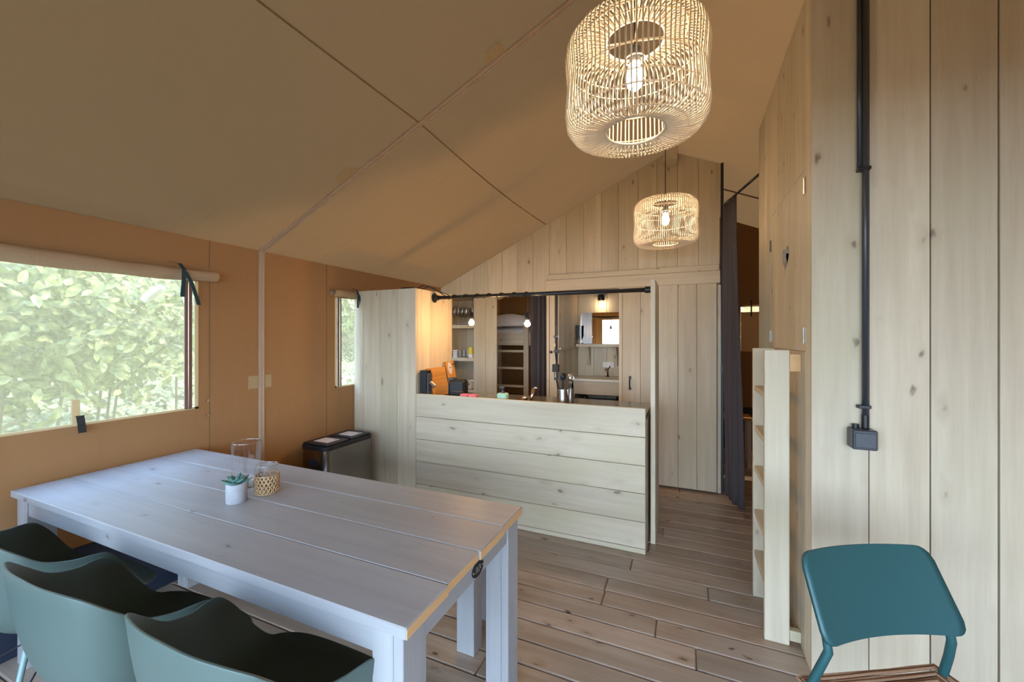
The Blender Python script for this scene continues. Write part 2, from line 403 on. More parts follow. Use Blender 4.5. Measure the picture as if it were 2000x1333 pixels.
def window(name, W, mesh_right):
    wd = empty_structure(name)
    y0, y1, z0, z1 = W
    MB().box(XL - .006, XL - .005, y0 - .02, y1 + .02, z0 - .02, z1 + .02).build('mesh_screen', 'screen', wd)
    b = .02
    for q in ((y0, y0 + b, z0, z1), (y1 - b, y1, z0, z1), (y0, y1, z0, z0 + .012)):
        MB().box(XL - .003, XL + .003, *q).build('binding', 'cream', wd)
    s = (y1 - .075, y1 - .035) if mesh_right else (y0 + .03, y0 + .07)
    zp = MB().box(XL - .004, XL + .004, s[0], s[1], z0 + .005, z1)
    zo = zp.build('zipper_band', plain('zip_band', (0.20, 0.12, 0.10), .8) if 'zipm' not in M else M['zipm'], wd)
    M['zipm'] = zo.data.materials[0]
    ym = (s[0] + s[1]) / 2
    MB().tube([(XL + .006, ym, z0 + .005), (XL + .006, ym, z1)], .003, 6).build('zipper', 'copper', wd)
    return wd
window('window_1', W1, True); window('window_2', W2, False)

# canvas flaps rolled above the windows
def roll(name, y0, y1, z, r, label, flare):
    mb = MB()
    def rfn(a, t):
        y = y0 + (y1 - y0) * t; q = 2 * PI * a
        rr = r * (1 + flare * (1 - t) + .07 * math.sin(2 * q + 7 * t) + .06 * math.sin(q * 3 - 26 * t) + .07 * math.sin(41 * t + 2 * q) * math.sin(9 * t) + (.05 if a > .9 else 0))
        return (XL + r * 1.05 + .006 * math.sin(t * 21) + rr * math.cos(q), y, z + .006 * math.sin(t * 13) - .014 * math.sin(t * PI) + .9 * rr * math.sin(q))
    mb.grid(rfn, 28, 90)
    mb.add([rfn(i / 28, 1) for i in range(28)], [tuple(range(28))])
    th = thing(name, label, 'window flap', (XL, (y0 + y1) / 2, z))
    mb.build('rolled_cloth', 'canvas_roll', th, smooth=True, angle=50)
    sp = MB().lathe([(0, 0), (r * .3, 0), (r * .5, .001), (r * .5, .003), (0, .004)], (0, 0, 0), 12)
    mb2 = MB()
    for k in range(3):
        rr = r * (.35 + .2 * k); pts = [(XL + r * .9 + rr * math.cos(a * PI / 8), y1 + .001, z + .006 * math.sin(13) + rr * math.sin(a * PI / 8)) for a in range(16)]
        mb2.tube(pts, .002, 5, closed=True)
    mb2.build('roll_end', 'stitch', th)
    MB().box(XL, XL + .004, y0, y1, z + r * .8, z + r * 1.2 + .012).build('hem', 'canvas_wall', th)
    return th
roll('window_flap', W1[0], 1.625, 1.835, .036, 'long tan canvas flap rolled up above the large window on the left', .55)
roll('window_flap', 2.56, 4.0, 1.832, .034, 'canvas flap rolled above the small window beside the tall plank cupboard', 0)
def strap(name, pts, wd, mat, label, cat='strap'):
    """flat band of cloth following points, its width along Y"""
    mb = MB()
    for q in pts:
        vs = []; fs = []
        for (x, y, z) in q: vs += [(x, y - wd / 2, z), (x, y + wd / 2, z), (x + .003, y + wd / 2, z), (x + .003, y - wd / 2, z)]
        n = len(q)
        for i in range(n - 1):
            for j in range(4): fs.append((4 * i + j, 4 * i + (j + 1) % 4, 4 * i + 4 + (j + 1) % 4, 4 * i + 4 + j))
        fs += [(0, 1, 2, 3), (4 * n - 4, 4 * n - 3, 4 * n - 2, 4 * n - 1)]
        mb.add(vs, fs)
    o = mb.build(name, mat); return tag(o, label, cat)
ys = at(340, X=XL).y
strap('tie_strap', [[(XL + .01, ys - .03, 1.90), (XL + .075, ys - .01, 1.885), (XL + .098, ys, 1.85), (XL + .096, ys, 1.79), (XL + .085, ys - .002, 1.69)],
                    [(XL + .100, ys + .005, 1.84), (XL + .095, ys + .04, 1.78), (XL + .07, ys + .08, 1.70), (XL + .06, ys + .10, 1.65)]],
      .022, 'strap', 'dark green strap knotted around the rolled flap of the large window')
ys = 2.80
strap('tie_strap', [[(XL + .01, ys, 1.90), (XL + .065, ys, 1.88), (XL + .088, ys, 1.83), (XL + .08, ys, 1.78), (XL + .07, ys + .01, 1.72)],
                    [(XL + .090, ys + .005, 1.835), (XL + .08, ys + .03, 1.77), (XL + .06, ys + .05, 1.70)]],
      .02, 'strap', 'dark strap tied around the rolled flap of the small window')
ys = at(153, X=XL).y
strap('hanging_strap', [[(XL + .004, ys, 1.055), (XL + .016, ys, 1.06), (XL + .03, ys, 1.02), (XL + .03, ys + .004, .975)]], .03, 'blackstrap',
      'short black strap hanging over the lower edge of the large window')
strap('cloth_tab', [[(XL + .001, ys - .01, 1.14), (XL + .002, ys - .01, 1.02)]], .03, 'cream', 'cream cloth tab on the mesh of the large window', 'strap')
# pale plastic folded against the outside of the large window
th = thing('folded_plastic', 'white folded plastic hanging outside the large window beside the green strap', 'plastic sheet', (-2.88, 1.3, 1.75))
for dy, dz, an in ((-.05, 0, .8), (.07, -.02, -.25)):
    c = Vector((-2.87, at(337, X=-2.87).y + dy, 1.755 + dz)); d = Vector((0, -math.sin(an), -math.cos(an)))
    MB().tube([c, c + d * .03, c + d * .10, c + d * .13], [.018, .024, .026, .018], 10).build('fold', 'whiteplastic', th, smooth=True)

# ---- gable front wall behind the camera: an open doorway framed in oiled pine
fw = MB()
def poly_wall(mb, pts, y, th): mb.prism(pts, y, y + th, 'Y')
poly_wall(fw, [(XL, 0), (-2.35, 0), (-2.35, roofz(-2.35)), (XL, EZ)], YF, .01)
poly_wall(fw, [(-2.35, 2.14), (2.25, 2.14), (2.25, roofz(2.25)), (RX, RZ), (-2.35, roofz(-2.35))], YF, .01)
poly_wall(fw, [(2.25, 0), (XR, 0), (XR, roofz(XR)), (2.25, roofz(2.25))], YF, .01)
structure('wall_front', fw, 'canvas_wall')
dr = empty_structure('door_3')
for a, b in ((-2.35, -2.17), (2.07, 2.25)): MB().box(a, b, YF - .05, YF + .05, 0, 1.95, .004).build('door_post', 'orangewood', dr)  # doorway's right side widened so more daylight reaches the plank wall
MB().box(-2.35, 2.25, YF - .05, YF + .05, 1.95, 2.14, .004).build('door_header', 'orangewood', dr)

# ---- right and back canvas walls
structure('wall_side', MB().box(XR, XR + .006, YF, YB, 0, roofz(XR)), 'canvas_wall')
W3 = (at(1450, Y=YB).x - .02, 1.45, 1.28, 1.85)
bw = MB()
bw.prism([(XL, 0), (W3[0], 0), (W3[0], roofz(W3[0])), (RX, RZ), (XL, EZ)], YB, YB + .006, 'Y')
bw.box(W3[0], W3[1], YB, YB + .006, 0, W3[2])
bw.prism([(W3[0], W3[3]), (W3[1], W3[3]), (W3[1], roofz(W3[1])), (W3[0], roofz(W3[0]))], YB, YB + .006, 'Y')
bw.prism([(W3[1], 0), (XR, 0), (XR, roofz(XR)), (W3[1], roofz(W3[1]))], YB, YB + .006, 'Y')
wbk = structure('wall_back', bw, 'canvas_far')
MB().box(XL, XR, YB - .006, YB, 0, .55).build('skirt', 'navy', wbk)
w3 = empty_structure('window_3')
MB().box(W3[0], W3[1], YB + .008, YB + .009, W3[2], W3[3]).build('mesh_screen', 'screen', w3)
MB().box(W3[0], W3[1], YB - .012, YB - .008, W3[2], W3[3] - .07).build('lowered_flap', 'canvas_roll', w3)
MB().tube([(W3[0], YB - .03, W3[3] + .02), (W3[1], YB - .03, W3[3] + .02)], .012, 10).build('blind_roll', 'canvas_wall', w3, smooth=True)
strap_y = at(1467, Y=5.95).x
o = MB().box(strap_y - .008, strap_y + .008, 5.93, 5.935, 1.72, 1.93).build('tie_strap', 'blackstrap')
tag(o, 'black strap dangling over the far window beyond the corridor curtain', 'strap')

# ---- roof cloth (two slopes), its seams and webbing
def sag(x, y, s):
    k = 0
    if 1.954 <= y <= YG: k = math.sin(PI * (y - 1.954) / (YG - 1.954))
    elif y < 1.954: k = math.sin(PI * min(1, max(0, (y - YF) / (1.954 - YF))))
    return -.035 * k * math.sin(PI * s)
rf = MB()
rf.grid(lambda a, b: (XL + (RX - XL) * a, YF + (YB - YF) * b, EZ + (RZ - EZ) * a + sag(0, YF + (YB - YF) * b, a)), 24, 60)
rf.grid(lambda a, b: (RX + (XR - RX) * a, YF + (YB - YF) * b, roofz(RX + (XR - RX) * a)), 8, 30)
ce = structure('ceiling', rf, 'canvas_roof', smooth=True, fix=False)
for x in (-1.425, ):
    mb = MB(); pts = [(x, YF + (YG - YF) * i / 40) for i in range(41)]
    vs = []; fs = []
    for (px_, y) in pts:
        s = (px_ - XL) / (RX - XL); z = roofz(px_) + sag(0, y, s) - .0025
        vs += [(px_ - .004, y, z - .002), (px_ + .004, y, z + .0018)]
    fs = [(2 * i, 2 * i + 1, 2 * i + 3, 2 * i + 2) for i in range(40)]
    mb.add(vs, fs).build('seam', 'stitch', ce)
rb = empty_structure('trim_1')
def slope_band(y, wd, th, off):
    vs = []; n = 16
    for i in range(n + 1):
        x = XL + (RX - XL) * i / n; z = roofz(x) - off
        vs += [(x, y - wd / 2, z), (x, y + wd / 2, z), (x, y + wd / 2, z - th), (x, y - wd / 2, z - th)]
    fs = [(4 * i + j, 4 * i + (j + 1) % 4, 4 * i + 4 + (j + 1) % 4, 4 * i + 4 + j) for i in range(n) for j in range(4)]
    return MB().add(vs, fs)
slope_band(1.954, .042, .004, .002).build('webbing', 'ribbon', rb)
for dy in (-.012, .012): slope_band(1.954 + dy, .006, .003, .006).build('webbing_ridge', 'cream', rb)
MB().box(XL, XL + .006, 1.933, 1.975, .40, EZ).build('webbing', 'ribbon', rb)
for dy in (-.012, .012): MB().box(XL + .006, XL + .009, 1.954 + dy - .003, 1.954 + dy + .003, .40, EZ).build('webbing_ridge', 'cream', rb)
mb = MB()   # webbing on the right slope further back
vs = []
for i in range(9):
    x = RX + (XR - RX) * i / 8; z = roofz(x) - .004; vs += [(x, 4.9, z), (x, 4.94, z), (x, 4.94, z - .003), (x, 4.9, z - .003)]
mb.add(vs, [(4 * i + j, 4 * i + (j + 1) % 4, 4 * i + 4 + (j + 1) % 4, 4 * i + 4 + j) for i in range(8) for j in range(4)]).build('webbing', 'ribbon', rb)
def roof_patch(x, y, w_, d_):
    vs = [];
    for (a, b) in ((0, 0), (1, .15), (.85, 1), (.2, .9)):
        X_ = x + a * w_; vs.append((X_, y - b * d_, roofz(X_) + sag(0, y - b * d_, (X_ - XL) / (RX - XL)) - .004))
    MB().add(vs, [(0, 1, 2, 3)]).build('seam_patch', 'patch', ce)
roof_patch(-2.02, 1.95, .16, .09); roof_patch(-.98, 1.95, .12, .10)
for (a, b) in ((1.86, 1.93), (1.98, 2.03)): MB().box(XL, XL + .003, a, b, 1.09, 1.18).build('seam_patch', 'patch', wl)

# ------------------------------------------------------------------ plank helpers
def plank(parent, mat, x0, x1, y0, y1, z0, z1, name='plank', c=.0025, label=None):
    return MB().box(x0, x1, y0, y1, z0, z1, c).build(name, mat, parent, label=label)

# ---- gable partition wall (planks to the ridge)
gw = structure('wall_partition', MB().prism([(-2.78, 1.955), (.29, 1.955), (.29, roofz(.29) - .03), (RX, RZ - .03), (-2.78, roofz(-2.78) - .03)], YG + .02, YG + .03, 'Y'), 'bark_gap_brown')  # backing coloured dark so gaps between the gable planks look deep
bx = [at(px, Y=YG).x for px in (880, 925, 953, 981, 1011, 1041, 1073, 1106, 1140, 1175, 1208, 1246, 1283, 1323.5, 1364.5, 1406)]
bx[0] = -2.79
for a, b in zip(bx[:-1], bx[1:]):
    g = .0016
    pts = [(a + g, 1.95), (b - g, 1.95), (b - g, roofz(b) - .012)]
    if a < RX < b: pts.append((RX, RZ - .012))
    pts.append((a + g, roofz(a) - .012))
    MB().prism(pts, YG, YG + .02, 'Y').build('plank', 'wallZ', gw)
# lower partition pieces
xs1, xs2, xs3, xs4 = at(925, Y=YG).x, at(970, Y=YG).x, at(1068, Y=YG).x, at(1091, Y=YG).x
plank(gw, 'wallZ', xs1, xs1 + .16, YG, YG + .02, 0, 1.949)
plank(gw, 'wallZ', xs1 + .162, xs2, YG, YG + .02, 0, 1.949)
plank(gw, 'wallZ', xs3, xs3 + .03, YG - .012, YG + .06, 0, 1.949)
plank(gw, 'wallZ', xs3 + .032, xs4, YG, YG + .02, 0, 1.949)
xd = at(1290, Y=YG).x
for i in range(3):
    a = xd + .02 + i * .19; plank(gw, 'wallZ', a, min(a + .188, .29), YG, YG + .02, 0, 1.949)
plank(gw, 'wallZ', at(1401, Y=4.2).x, at(1408, Y=4.2).x, YG - .06, YG - .002, .01, 1.94)
# ridge beam end
structure('trim_2', MB().box(-.20, -.075, 4.10, YG - .002, 3.13, 3.275, .004), 'wallX')
# boards over the sliding door
tb = thing('door_track_board', 'long horizontal whitewashed board above the plank sliding door', 'board', (-.5, YG, 1.95))
plank(tb, 'wallX', at(1066, Y=4.2).x, .29, YG - .06, YG - .002, 1.955, 2.075, name='front_board', c=.004)
plank(tb, 'wallX', at(1068, Y=4.2).x, .285, YG - .035, YG - .002, 2.078, 2.135, name='top_board', c=.004)
# sliding door
dr = empty_structure('door_1')
dx0 = at(1209, Y=4.19).x; dx1 = at(1400, Y=4.19).x
n = 5; wd = (dx1 - dx0 - .035) / n * 1.0
cuts = [dx0, dx0 + .036]
x = dx0 + .036
edges = [dx0, dx0 + .035] + [at(p, Y=4.19).x for p in (1251, 1285, 1324, 1361)] + [dx1]
for a, b in zip(edges[:-1], edges[1:]): plank(dr, 'wallZ', a + .001, b - .001, 4.17, 4.195, .02, 1.953)
MB().box(dx0 + .005, dx1 - .005, 4.1955, 4.198, .03, 1.95).build('gap_dark_sheet', 'bark_gap_brown', dr)  # dark sheet added behind the door planks to darken their gaps
hx = at(1230, Y=4.15).x
hp = [at(1230, Y=4.165, py=y).z for y in (739, 758)]
MB().tube([(hx, 4.17, hp[0]), (hx, 4.135, hp[0] - .015), (hx, 4.13, (hp[0] + hp[1]) / 2), (hx, 4.135, hp[1] + .015), (hx, 4.17, hp[1])], .007, 8).build('door_handle', 'black', dr, smooth=True)
MB().box(hx - .012, hx + .012, 4.163, 4.17, hp[0] - .005, hp[0] + .02).build('door_handle_plate', 'black', dr)
MB().box(hx - .012, hx + .012, 4.163, 4.17, hp[1] - .02, hp[1] + .005).build('door_handle_plate', 'black', dr)

# ---- washroom behind the sliding door
wsh = empty_structure('wall_washroom')
ys_ = [YG + .022, 4.44, 4.63, 4.82, 5.0, 5.11]
for a, b in zip(ys_[:-1], ys_[1:]): plank(wsh, 'wallZ', xs4 - .02, xs4, a + .001, b - .001, 0, 2.6)
xb = [xs4, at(1160, Y=5.11).x, at(1185, Y=5.11).x, at(1185, Y=5.11).x + .19, at(1185, Y=5.11).x + .38, at(1185, Y=5.11).x + .57, at(1185, Y=5.11).x + .76, .29]
for a, b in zip(xb[:-1], xb[1:]): plank(wsh, 'wallZ', a + .001, b - .001, 5.11, 5.13, 0, 2.6)
plank(wsh, 'wallZ', .27, .29, YG + .022, 5.11, 0, 2.6)
zt = at(1129, Y=5.11, py=677).z
plank(wsh, 'wallY', xs4, xs4 + .018, YG + .03, 5.10, zt - .02, zt, name='wall_trim')
# shelf with brackets
sh = thing('wall_shelf', 'wooden shelf on brackets under the washroom mirror', 'shelf', (-.9, 5.1, 1.33))
plank(sh, 'wallX', xs4 + .02, .25, 4.94, 5.109, 1.335, 1.372, name='shelf_board', c=.003)
for px_ in (1147, 1201):
    x = at(px_, Y=5.0).x
    MB().prism([(5.109, 1.10), (5.109, 1.334), (4.96, 1.334), (4.985, 1.30), (5.075, 1.10)], x - .02, x + .02, 'X').build('bracket', 'wallZ', sh)
mr = thing('wall_mirror', 'wide frameless mirror above the washroom shelf', 'mirror', (-.8, 5.1, 1.38))
MB().box(at(1134, Y=5.1).x, .1, 5.102, 5.108, 1.374, 1.765).build('mirror_glass', 'mirror', mr)
MB().box(at(1134, Y=5.1).x, at(1134, Y=5.1).x + .004, 5.098, 5.109, 1.374, 1.765).build('mirror_edge', 'steel', mr)
t = thing('cosmetic_mirror', 'small black stand mirror on the washroom shelf', 'mirror', (at(1126, Y=5.0).x - .0, 4.99, 1.372), world=False)
MB().lathe([(0, 0), (.04, 0), (.04, .008), (0, .010)], n=16).build('base', 'black', t, smooth=True, angle=40)
MB().tube([(0, 0, .008), (0, 0, .09)], .006, 8).build('stem', 'black', t)
MB().prism([(-.018, .05), (.018, .05), (.042, .10), (.045, .235), (-.045, .235), (-.042, .10)], -.012, .012, 'Y').build('head', 'blackplastic', t)
# wash basin unit
bz = at(1165, Y=4.66, py=741).z
bs = thing('washbasin_unit', 'wooden washbasin counter under the washroom shelf', 'washbasin', (-.8, 4.9, 0))
plank(bs, 'ceramic', xs4 + .02, .2, 4.64, 5.105, bz - .03, bz, name='counter_top', c=.004)
zz = at(1165, Y=4.66, py=772).z
plank(bs, 'wallX', xs4 + .03, .19, 4.66, 4.68, zz, bz - .032, name='front_board')
plank(bs, 'wallX', xs4 + .03, .19, 4.68, 5.1, zz - .16, zz - .13, name='lower_shelf')
plank(bs, 'wallZ', xs4 + .021, xs4 + .06, 4.66, 5.1, 0, bz - .032, name='side_panel')
plank(bs, 'wallZ', .14, .19, 4.681, 5.1, 0, bz - .032, name='side_panel')
tx = at(1187, Y=5.0).x
tp = thing('basin_tap', 'dark tap rising from the back of the washroom basin', 'tap', (tx, 5.0, bz), world=False)
MB().tube([(0, 0, 0), (0, 0, .09), (-.01, -.05, .10), (-.01, -.09, .08)], .010, 8).build('spout', 'copper', tp, smooth=True)
MB().tube([(0, 0, .085), (.03, .0, .13)], .006, 8).build('lever', 'black', tp, smooth=True)
MB().lathe([(0, 0), (.02, 0), (.02, .01), (0, .012)], n=14).build('base', 'black', tp)
tr = thing('dark_tray', 'low dark tray on the shelf under the washroom basin', 'tray', (at(1175, Y=4.85).x, 4.85, zz - .13), world=False)
MB().box(-.28, .28, -.12, .12, 0, .012).box(-.28, .28, -.12, -.11, .0, .05).box(-.28, .28, .11, .12, 0, .05).build('tray_body', 'blackplastic', tr)
for s in (-1, 1): MB().lathe([(0, 0), (.03, 0), (.035, .07), (.02, .09), (0, .09)], (.2 * s, 0, .012), 14).build('cup', 'steel', tr, smooth=True, angle=40)
so_x = at(1188, Y=5.1).x; so_z = at(1188, Y=5.1, py=713).z
so_ = thing('wall_socket', 'white double wall socket above the washroom basin', 'socket', (so_x, 5.108, so_z), world=False)
MB().box(-.07, .07, -.012, 0, -.035, .035, .004).build('socket_plate', 'whiteplastic', so_)
for s in (-1, 1): MB().lathe([(0, 0), (.024, 0), (.024, .004), (.018, .004), (.018, .001), (0, .001)], (0, 0, 0), 16).build('socket_ring', 'ceramic', so_)
for i, c in enumerate([c for c in kids(so_) if c.name.startswith('socket_ring')]):
    c.location = (-.034 + .068 * i, -.012, 0); c.rotation_euler = (PI / 2, 0, 0)
# caged wall lamp
lx = at(1174, Y=5.05).x; lz0 = at(1174, Y=5.05, py=606).z; lz1 = at(1174, Y=5.05, py=576).z
lm = thing('wall_lamp', 'lit glass jar wall lamp in the washroom', 'lamp', (lx, 5.05, lz0), world=False)
H = lz1 - lz0
MB().lathe([(0, 0), (.02, .003), (.036, .02), (.038, H * .55), (.038, H * .62)], n=20, cap=False).build('glass_jar', 'glass_wall', lm, smooth=True)
MB().lathe([(.0, H * .62), (.041, H * .62), (.043, H * .8), (.036, H), (0, H)], n=20).build('cap', 'black', lm, smooth=True, angle=40)
MB().box(-.012, .012, 0, .058, H * .78, H * .92).build('bracket', 'black', lm)
MB().lathe([(0, .02), (.016, .03), (.022, .06), (.016, H * .5), (0, H * .55)], n=14).build('bulb', 'bulb_wall', lm, smooth=True)

# conduit and switch box on the partition by the washroom
cx_ = xs4 - .018
cd = thing('wall_conduit', 'thin black cable conduit with switch box left of the washroom opening', 'conduit', (cx_, YG, 1.0))
zb = at(1088, Y=4.22, py=712).z; zb2 = at(1088, Y=4.22, py=727).z
MB().tube([(cx_, YG - .012, 1.95), (cx_, YG - .012, zb)], .010, 8).build('pipe', 'pipe', cd, smooth=True)
MB().tube([(cx_ - .018, YG - .010, 1.95), (cx_ - .018, YG - .010, zb + .12), (cx_ - .005, YG - .010, zb)], .004, 6).build('cable', 'black', cd)
MB().box(cx_ - .04, cx_ + .028, YG - .05, YG - .001, zb2, zb, .004).build('switch_box', 'blackplastic', cd)
MB().tube([(cx_ + .01, YG - .03, zb2), (cx_ + .015, YG - .04, zb2 - .1), (cx_ + .05, YG - .05, zb2 - .25)], .007, 6).build('cable', 'black', cd)
for z in (zb + .14, zb + .3): MB().box(cx_ - .03, cx_ + .02, YG - .026, YG - .001, z - .012, z + .012).build('clip', 'black', cd)
o = MB().lathe([(0, 0), (.012, 0), (.016, .012), (.010, .022), (0, .024)], n=14).build('coat_knob', 'black'); p = at(1077, Y=YG - .0, py=688)
o.location = (p.x, YG - .001, p.z); o.rotation_euler = (PI / 2, 0, 0); tag(o, 'small black knob on the post beside the kitchen curtain', 'knob')
p = at(1083, Y=4.23, py=675)
tag(MB().box(p.x - .016, p.x + .014, YG - .03, YG - .001, p.z - .02, p.z + .02, .003).build('wood_block', 'wallX'), 'small wooden block beside the black conduit on the partition', 'block')

# ---- shelf niche left of the plank panel
nch = thing('kitchen_shelving', 'open wooden shelving between the tall cupboard and the plank panel', 'shelving', (-2.55, YG, 0))
nx0, nx1 = -2.785, xs1
for a, b in ((nx0, nx0 + .02), (nx1 - .0, nx1 + .02)):
    plank(nch, 'wallZ', a, b, YG + .022, 4.62, 0, 1.95, name='side_panel')
for i in range(3):
    a = nx0 + i * .155; plank(nch, 'wallZ', a, a + .153, 4.62, 4.63, 0, 1.95, name='back_plank')
SHZ = [at(905, Y=4.26, py=y).z for y in (635, 699, 762)]
for z in SHZ: plank(nch, 'wallX', nx0 + .021, nx1 - .001, YG + .002, 4.619, z - .042, z, name='shelf_board')
plank(nch, 'wallX', nx0 + .021, nx1 - .001, YG + .022, 4.619, 1.93, 1.949, name='top_board')
def vessel(name, prof, mat, label, cat, loc, group, n=16):
    o = MB().lathe(prof, n=n, cap=False).build(name, mat, smooth=True, angle=45); o.location = loc
    return tag(o, label, cat, group)
wineprof = [(.030, 0), (.030, .003), (.005, .008), (.004, .085), (.012, .10), (.034, .125), (.038, .165), (.031, .215)]
wx = [at(p, Y=YG + .07).x for p in (889, 896.5, 904, 911.5)]
for row in range(2):
    for i, x in enumerate(wx):
        if row == 0: o = wg = vessel('wine_glass', wineprof, 'glass_dim', 'clear stemmed wine glass on the top kitchen shelf', 'glass', (x, YG + .06, SHZ[0]), 'wine glasses on the top shelf')
        else: o = wg.copy(); COL.objects.link(o); o.location = (x + .03, YG + .16, SHZ[0])
        o['label'] = ('leftmost', 'second from left', 'third from left', 'rightmost')[i] + ' stemmed wine glass in the ' + ('front' if row == 0 else 'back') + ' row of the top shelf'
x = at(890, Y=YG + .06).x
m_ = thing('mug', 'white patterned mug at the left of the middle kitchen shelf', 'mug', (x, YG + .06, SHZ[1]), world=False)
MB().lathe([(0, 0), (.034, 0), (.036, .09), (.033, .09), (.031, .006), (0, .006)], n=20, cap=False).build('mug_body', 'white', m_, smooth=True, angle=40)
for k in range(3): MB().tube([(.0362 * math.cos(a * PI / 10), .0362 * math.sin(a * PI / 10), .02 + .022 * k + .006 * (a % 2)) for a in range(20)], .0022, 4, closed=True).build('pattern_band', 'black', m_)
MB().tube([(.035, 0, .07), (.058, 0, .065), (.060, 0, .035), (.035, 0, .02)], .005, 6).build('handle', 'white', m_, smooth=True)
for i, px_ in enumerate((899, 906, 913)):
    pr = [(0, .004), (.026, .004), (.028, 0), (.033, .085)]
    vessel('tumbler', pr, 'glass_dim', ('clear tumbler next to the patterned mug', 'middle one of the three clear tumblers', 'clear tumbler next to the yellow cup')[i], 'glass', (at(px_, Y=YG + .06).x, YG + .06, SHZ[1]), 'tumblers on the middle shelf')
c_ = thing('stacked_cup', 'yellow cup stacked on a white cup on the middle shelf', 'cup', (at(921, Y=YG + .05).x - .01, YG + .05, SHZ[1]), world=False)
MB().lathe([(0, 0), (.028, 0), (.034, .045), (0, .045)], n=18).build('white_cup', 'whiteplastic', c_, smooth=True, angle=40)
MB().lathe([(0, .046), (.034, .046), (.030, .115), (.024, .125), (0, .125)], n=18).build('yellow_cup', 'yellow', c_, smooth=True, angle=40)
for i in range(5):
    o = MB().lathe([(0, 0), (.05, 0), (.08, .012), (.078, .015), (.05, .005), (0, .005)], n=24).build('plate', 'ceramic', smooth=True, angle=40)
    o.location = (at(895, Y=YG + .12).x, YG + .14, SHZ[2] + .007 * i); tag(o, ('bottom', 'second lowest', 'middle', 'second highest', 'topmost')[i] + ' pale plate of the stack on the low kitchen shelf', 'plate', 'stacked plates on the low shelf')
for i in range(4):
    o = MB().lathe([(0, .004), (.03, 0), (.055, .02), (.066, .055), (.063, .055), (.05, .02), (0, .008)], n=24).build('bowl', 'ceramic', smooth=True, angle=40)
    o.location = (at(918, Y=YG + .08).x, YG + .09, SHZ[2] + .018 * i); tag(o, ('bottom', 'second lowest', 'second highest', 'topmost')[i] + ' cream bowl of the stack right of the plates', 'bowl', 'stacked bowls on the low shelf')

# ---- bunk room seen through the opening
bk = thing('bunk_bed', 'whitewashed wooden bunk bed in the room behind the kitchen', 'bed', (-2.1, 5.4, 0))
b0, b1 = -2.785, at(1034, Y=5.0).x
bt, bb = at(998, Y=5.0, py=650).z, at(998, Y=5.0, py=675).z
plank(bk, 'wallX', b0, b1 + .35, 5.0, 5.03, bb, bt, name='side_board')
plank(bk, 'wallX', b0, b1 + .35, 5.03, 5.95, bb + .02, bb + .06, name='slat_base')
plank(bk, 'wallX', b0, b1 + .35, 5.0, 5.03, .28, .42, name='side_board')
plank(bk, 'wallX', b0, b1 + .35, 5.03, 5.95, .28, .32, name='slat_base')
plank(bk, 'wallX', b0, b1 + .35, 5.9, 5.93, at(998, Y=5.9, py=623).z, at(998, Y=5.9, py=616).z, name='guard_rail')
for x in (b0, b1 + .31): plank(bk, 'wallZ', x, x + .05, 5.9, 5.95, 0, 1.75, name='post')
pxr = at(1023, Y=4.98).x
plank(bk, 'wallZ', pxr, pxr + .07, 4.965, 4.998, 0, 1.60, name='ladder_rail')
pxl = at(970, Y=4.98).x
plank(bk, 'wallZ', pxl - .06, pxl, 4.965, 4.998, 0, 1.60, name='ladder_rail')
for py in (684, 717, 752, 786, 820):
    z = at(998, Y=4.98, py=py).z; plank(bk, 'wallX', pxl, pxr, 4.968, 4.996, z - .03, z, name='rung')
def soft(x0, x1, y0, y1, z0, z1, bulge):
    def fn(a, b):
        e = (1 - abs(2 * a - 1) ** 4) * (1 - abs(2 * b - 1) ** 4)
        return (x0 + (x1 - x0) * a, y0 + (y1 - y0) * b, z0 + (z1 - z0) * max(0, e) ** .35 + bulge * math.sin(PI * a) * math.sin(PI * b))
    return MB().grid(fn, 20, 16)
o = soft(b0 + .02, b1 + .33, 5.04, 5.88, bb + .062, bt + .07, .02).build('mattress', 'white', smooth=True, fix=False); tag(o, 'white mattress on the upper bunk', 'mattress')
o = soft(b0 + .02, b1 + .05, 5.05, 5.5, bt + .092, bt + .14, .13).build('pillow', 'white', smooth=True, fix=False); tag(o, 'plump white pillow on the upper bunk', 'pillow')
M['duskred'] = plain('dark_red_cloth', (0.12, 0.035, 0.02), .9, noise=.5, nscale=8)
o = soft(b0 + .02, b1 + .33, 5.04, 5.88, .325, .50, .02).build('mattress', 'duskred', smooth=True, fix=False); tag(o, 'dark red mattress on the lower bunk', 'mattress')
M['duskgreen'] = plain('dark_olive_cloth', (0.07, 0.06, 0.025), .9, noise=.5, nscale=8)
o = soft(-2.3, -1.95, 5.1, 5.5, .50, .60, .03).build('cushion', 'duskgreen', smooth=True, fix=False); tag(o, 'dark olive cushion on the lower bunk', 'cushion')
tag(MB().tube([(pxl + .03, 4.955, bb - .0), (pxl + .03, 4.955, bb - .12), (pxl + .02, 4.955, bb - .28)], .004, 5).build('pull_cord', 'whiteplastic'), 'thin white cord dangling beside the bunk ladder', 'cord')

